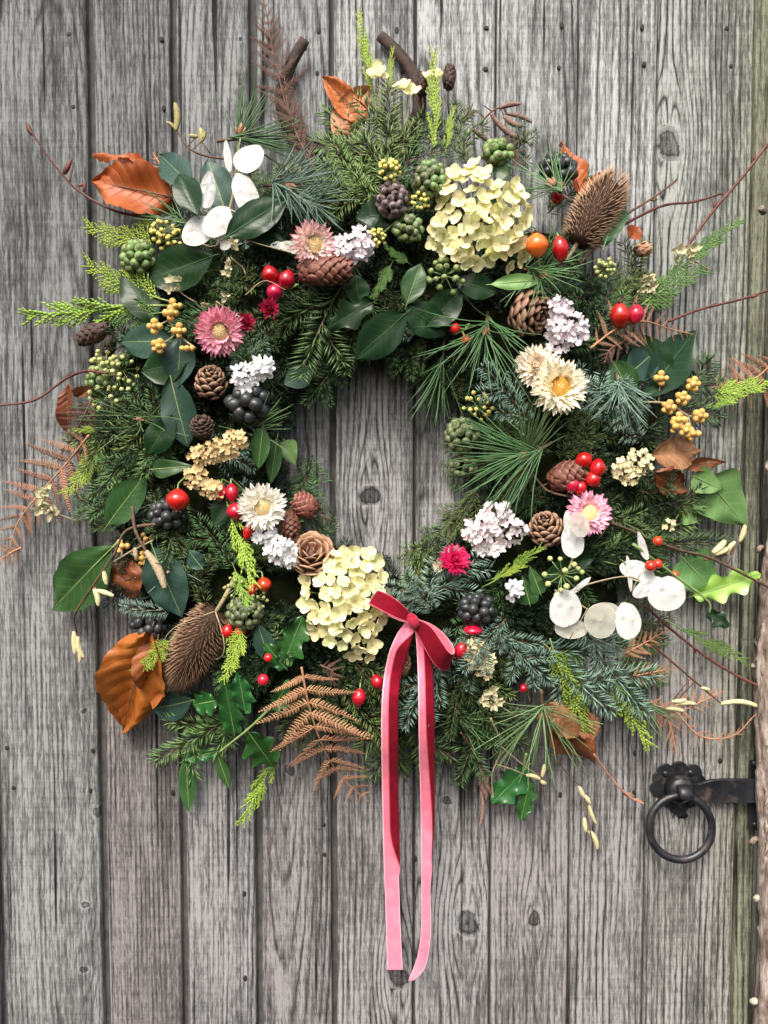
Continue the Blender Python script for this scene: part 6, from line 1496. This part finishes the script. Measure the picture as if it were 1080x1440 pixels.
T([(325, 225, .06), (285, 218, .055), (262, 205, .045), (250, 185, .04)], 1.5, 1.1, "twig with three olive buds above the blue leaves", mat=M_stem, side=[[(295, 215, .05), (283, 198, .045)]],
  catk=[(247, 184, 246, 145, 7, .04), (245, 180, 234, 172, 4, .04), (283, 200, 281, 180, 6, .045), (278, 192, 266, 190, 4.5, .045), (285, 198, 288, 185, 4, .045)], cm=M_catko, name="budding_twig")
T([(675, 175, .03), (690, 158, .03), (705, 150, .03)], 1.3, .9, "reddish twig with five brown alder catkins at the top", side=[[(692, 157, .03), (680, 148, .03)]],
  catk=[(690, 160, 742, 200, 6, .035), (702, 152, 732, 146, 5.5, .03), (712, 160, 748, 172, 5, .028), (668, 155, 650, 172, 6, .03), (708, 163, 735, 178, 6, .03), (662, 180, 690, 200, 5, .035)], cm=M_catkb, name="alder_twig", cat="alder twig")
T([(648, 1030, .04), (668, 1060, .035), (672, 1085, .03)], 1.2, .8, "reddish twig with brown catkins hanging by the alder cones", side=[[(668, 1060, .035), (690, 1095, .03), (692, 1130, .028)]],
  catk=[(672, 1085, 682, 1118, 6, .03), (678, 1080, 692, 1118, 6, .03), (676, 1110, 674, 1165, 5, .028), (686, 1090, 684, 1125, 6, .028)], cm=M_catkb, name="alder_twig", cat="alder twig")
T([(690, 1010, .06), (705, 1050, .05), (692, 1090, .04), (695, 1132, .03)], 1.5, .8, "pale crooked twig beside the two holly leaves", mat=M_tanstem, side=[[(705, 1050, .05), (735, 1075, .045), (760, 1092, .04)]],
  catk=[(740, 1090, 760, 1096, 5, .04), (762, 1092, 766, 1075, 5, .04), (760, 1098, 768, 1102, 5, .04)])
T([(775, 1060, .045), (800, 1090, .035), (818, 1110, .03), (826, 1145, .03), (832, 1180, .028)], 1.2, .8, "twig with a chain of cream catkins hanging lowest towards the latch", mat=M_stem,
  catk=[(814, 1105, 822, 1122, 5.5, .03), (822, 1118, 830, 1130, 5, .03), (828, 1132, 838, 1158, 5, .028), (822, 1150, 824, 1170, 5.5, .028), (828, 1168, 840, 1194, 6.5, .026)], name="hazel_twig", cat="hazel twig")
T([(835, 1060, .04), (860, 1095, .03), (885, 1120, .025), (905, 1130, .022)], 1.3, 1.6, "pinkish twig ending beside the latch plate", mat=M_fernpink, buds=[(880, 1115, -20, 14, .025), (890, 1124, -10, 14, .025), (875, 1112, -50, 12, .025)])
T([(480, 690, .07), (466, 655, .05), (440, 600, .06)], 1.0, .8, "thin stalk curving at the hole edge", mat=M_greenstem) if False else None
T([(345, 415, .12), (372, 395, .125), (402, 408, .122)], .6, .4, "single straw stalk over the three red hips", mat=M_tanstem)
T([(810, 700, .10), (770, 690, .11), (735, 660, .115), (700, 720, .10)], 1.5, 1.0, "gnarled little twig beside the resinous cone", mat=M_stem)

# ------------------------------------------------------------------ the ribbon bow
bow = base_thing("ribbon_bow", "red velvet ribbon bow with pink back and two long tails", "ribbon", P(580, 873, .115))
O = A2(bow.location)
def ribbon(name, mid, side, flap, th=.0006, edge=None):
    """mid: path; side: half-width vectors; flap(t): share of the width folded back over from the +side edge"""
    n = len(mid); tg = np.gradient(mid, axis=0); tg /= np.linalg.norm(tg, axis=1)[:, None]
    rows_in, rows_out, LCX = [], [], []; m = 40
    for i in range(n):
        s_ = side[i]; w = np.linalg.norm(s_); su = s_ / w; nr = np.cross(tg[i], su); nr = nr if nr[1] < 0 else -nr; nr /= np.linalg.norm(nr)
        f = flap(i / (n - 1)); r_ = .0018; pts = []
        for k in range(m):
            x = k / (m - 1); L_ = 2 * w * (1 + f); a_ = x * L_
            if f < 1e-3 or a_ <= 2 * w: pts.append((mid[i] - s_ + su * a_, nr))
            elif a_ <= 2 * w + math.pi * r_:
                an = (a_ - 2 * w) / r_; pts.append((mid[i] + s_ + su * r_ * math.sin(an) + nr * r_ * (1 - math.cos(an)), nr * math.cos(an) - su * math.sin(an)))
            else: q = a_ - 2 * w - math.pi * r_; pts.append((mid[i] + s_ - su * q + nr * 2 * r_, -nr))
        LCX.append([((k / (m - 1)) * 2 - 1, i / (n - 1), 0) for k in range(m)])
        rows_in.append([p + q * th for p, q in pts]); rows_out.append([p - q * th for p, q in pts])
    b = MB(); g = gridf(m, n)
    b.add(np.array(rows_in).reshape(-1, 3) - O, g, LCX, 1); b.add(np.array(rows_out).reshape(-1, 3) - O, g[:, ::-1], LCX, 0)
    ed = np.concatenate([np.stack([A2(rows_in)[:, k], A2(rows_out)[:, k]], 1).reshape(-1, 3) for k in (0, m - 1)]) - O
    b.add(ed[:2 * n], gridf(2, n), None, 1); b.add(ed[2 * n:], gridf(2, n), None, 1)
    rl = [A2(rows_in)[-1], A2(rows_out)[-1]]; b.add(np.stack(rl, 1).reshape(-1, 3) - O, gridf(2, m), None, 1)
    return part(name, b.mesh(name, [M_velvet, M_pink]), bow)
def tail(name, pts, flap, n=110):
    """pts: (px left, px right, py, d)"""
    q = np.linspace(0, len(pts) - 1, n); a = A2(pts); sm = lambda c: np.convolve(np.pad(np.interp(q, np.arange(len(pts)), a[:, c]), 4, 'edge'), np.ones(9) / 9, 'valid')
    l_, r_, y_, d_ = sm(0), sm(1), sm(2), sm(3)
    l_ = l_ + 1.2 + noise1(n, 6, .5); r_ = r_ - 1.2 + noise1(n, 6, .5); d_ = d_ + noise1(n, 9, .0012)
    A = np.array([[*P(x, y, d)] for x, y, d in zip(l_, y_, d_)]); B = np.array([[*P(x, y, d)] for x, y, d in zip(r_, y_, d_)])
    return ribbon(name, (A + B) / 2, (B - A) / 2, flap)
ss = lambda t, a, b_: (lambda x: x * x * (3 - 2 * x))(min(1, max(0, (t - a) / (b_ - a))))
tail("tail", [(570, 582, 873, .118), (556, 580, 892, .122), (546, 572, 915, .118), (539, 562, 950, .108), (536, 558, 985, .122), (535, 559, 1040, .112), (536, 559, 1100, .08), (538, 561, 1200, .05), (540, 563, 1260, .045), (542, 566, 1330, .042), (543, 567, 1367, .042)],
     lambda t: .95 * ss(t, .03, .20) * (1 - .12 * ss(t, .2, .6)) * (1 - ss(t, .66, .76)))
tail("tail", [(579, 591, 875, .116), (584, 603, 895, .118), (586, 607, 930, .112), (587, 609, 985, .122), (588, 609, 1040, .108), (590, 610, 1100, .07), (591, 610, 1160, .05), (591, 606, 1200, .046), (591, 607, 1260, .043), (591, 607, 1310, .042), (586, 604, 1345, .042), (578, 596, 1368, .042), (573, 580, 1380, .042)],
     lambda t: (.86 - .46 * ss(t, .25, .55)) * ss(t, .0, .08) * (1 - ss(t, .58, .66)))
def loop(name, path, halfw, n=60):
    """path: (px, py, d) centre line; halfw: (px dx, px dy, dd) half width vector per point; outer side red"""
    q = np.linspace(0, len(path) - 1, n); a = A2(path); h = A2(halfw); sm = lambda z: np.convolve(np.pad(z, 3, 'edge'), np.ones(7) / 7, 'valid')
    I = lambda z: sm(np.interp(q, np.arange(len(path)), z))
    A = np.array([[*P(x, y, d)] for x, y, d in zip(I(a[:, 0] - h[:, 0]), I(a[:, 1] - h[:, 1]), I(a[:, 2] - h[:, 2]))])
    B = np.array([[*P(x, y, d)] for x, y, d in zip(I(a[:, 0] + h[:, 0]), I(a[:, 1] + h[:, 1]), I(a[:, 2] + h[:, 2]))])
    mid, side = (A + B) / 2, (B - A) / 2; tg = np.gradient(mid, axis=0); nr = np.cross(tg, side); nr /= np.linalg.norm(nr, axis=1)[:, None] + 1e-9
    cen = mid.mean(0); sg = np.sign(((mid - cen) * nr).sum()); nr *= sg if sg else 1
    m = 24; us = np.linspace(-1, 1, m); lcl = [[(u, i / n, 0) for u in us] for i in range(n)]; out = np.array([[mid[i] + side[i] * u + nr[i] * .0005 for u in us] for i in range(n)]) - O; inn = np.array([[mid[i] + side[i] * u - nr[i] * .0005 for u in us] for i in range(n)]) - O
    b = MB(); g = gridf(m, n); b.add(out.reshape(-1, 3), g, lcl, 0); b.add(inn.reshape(-1, 3), g, lcl, 1)
    for k in (0, m - 1): b.add(np.stack([out[:, k], inn[:, k]], 1).reshape(-1, 3), gridf(2, n), None, 1)
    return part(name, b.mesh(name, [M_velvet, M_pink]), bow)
loop("loop", [(578, 870, .124), (565, 862, .134), (548, 851, .138), (531, 842, .134), (523, 839, .122), (530, 843, .108), (548, 855, .106), (565, 866, .110), (578, 872, .116)],
     [(0, 5, .001), (-5, 8, .003), (-7, 10, .004), (-7, 10, .004), (-6, 9, .004), (-7, 10, 0), (-6, 9, 0), (-4, 7, 0), (0, 5, 0)])
loop("loop", [(584, 876, .122), (598, 888, .132), (612, 912, .138), (624, 930, .136), (636, 932, .124), (634, 918, .112), (620, 900, .108), (602, 884, .110), (586, 876, .115)],
     [(3, -6, .002), (9, -8, .005), (10, -9, .007), (8, -11, .008), (4, -12, .008), (3, -11, .006), (5, -9, .005), (5, -7, .003), (2, -5, .002)])
kn = ell((0, 0, 0), (S(8), S(11), S(7)), 16, 10); v = kn.v[0]; v *= (1 + .07 * np.sin(v[:, 0:1] * 1400 + v[:, 1:2] * 500))
part("knot", kn.mesh("knot", M_knot), bow, Matrix.Translation(-bow.location) @ face(P(581, 873, .128), 0, 0, 25))
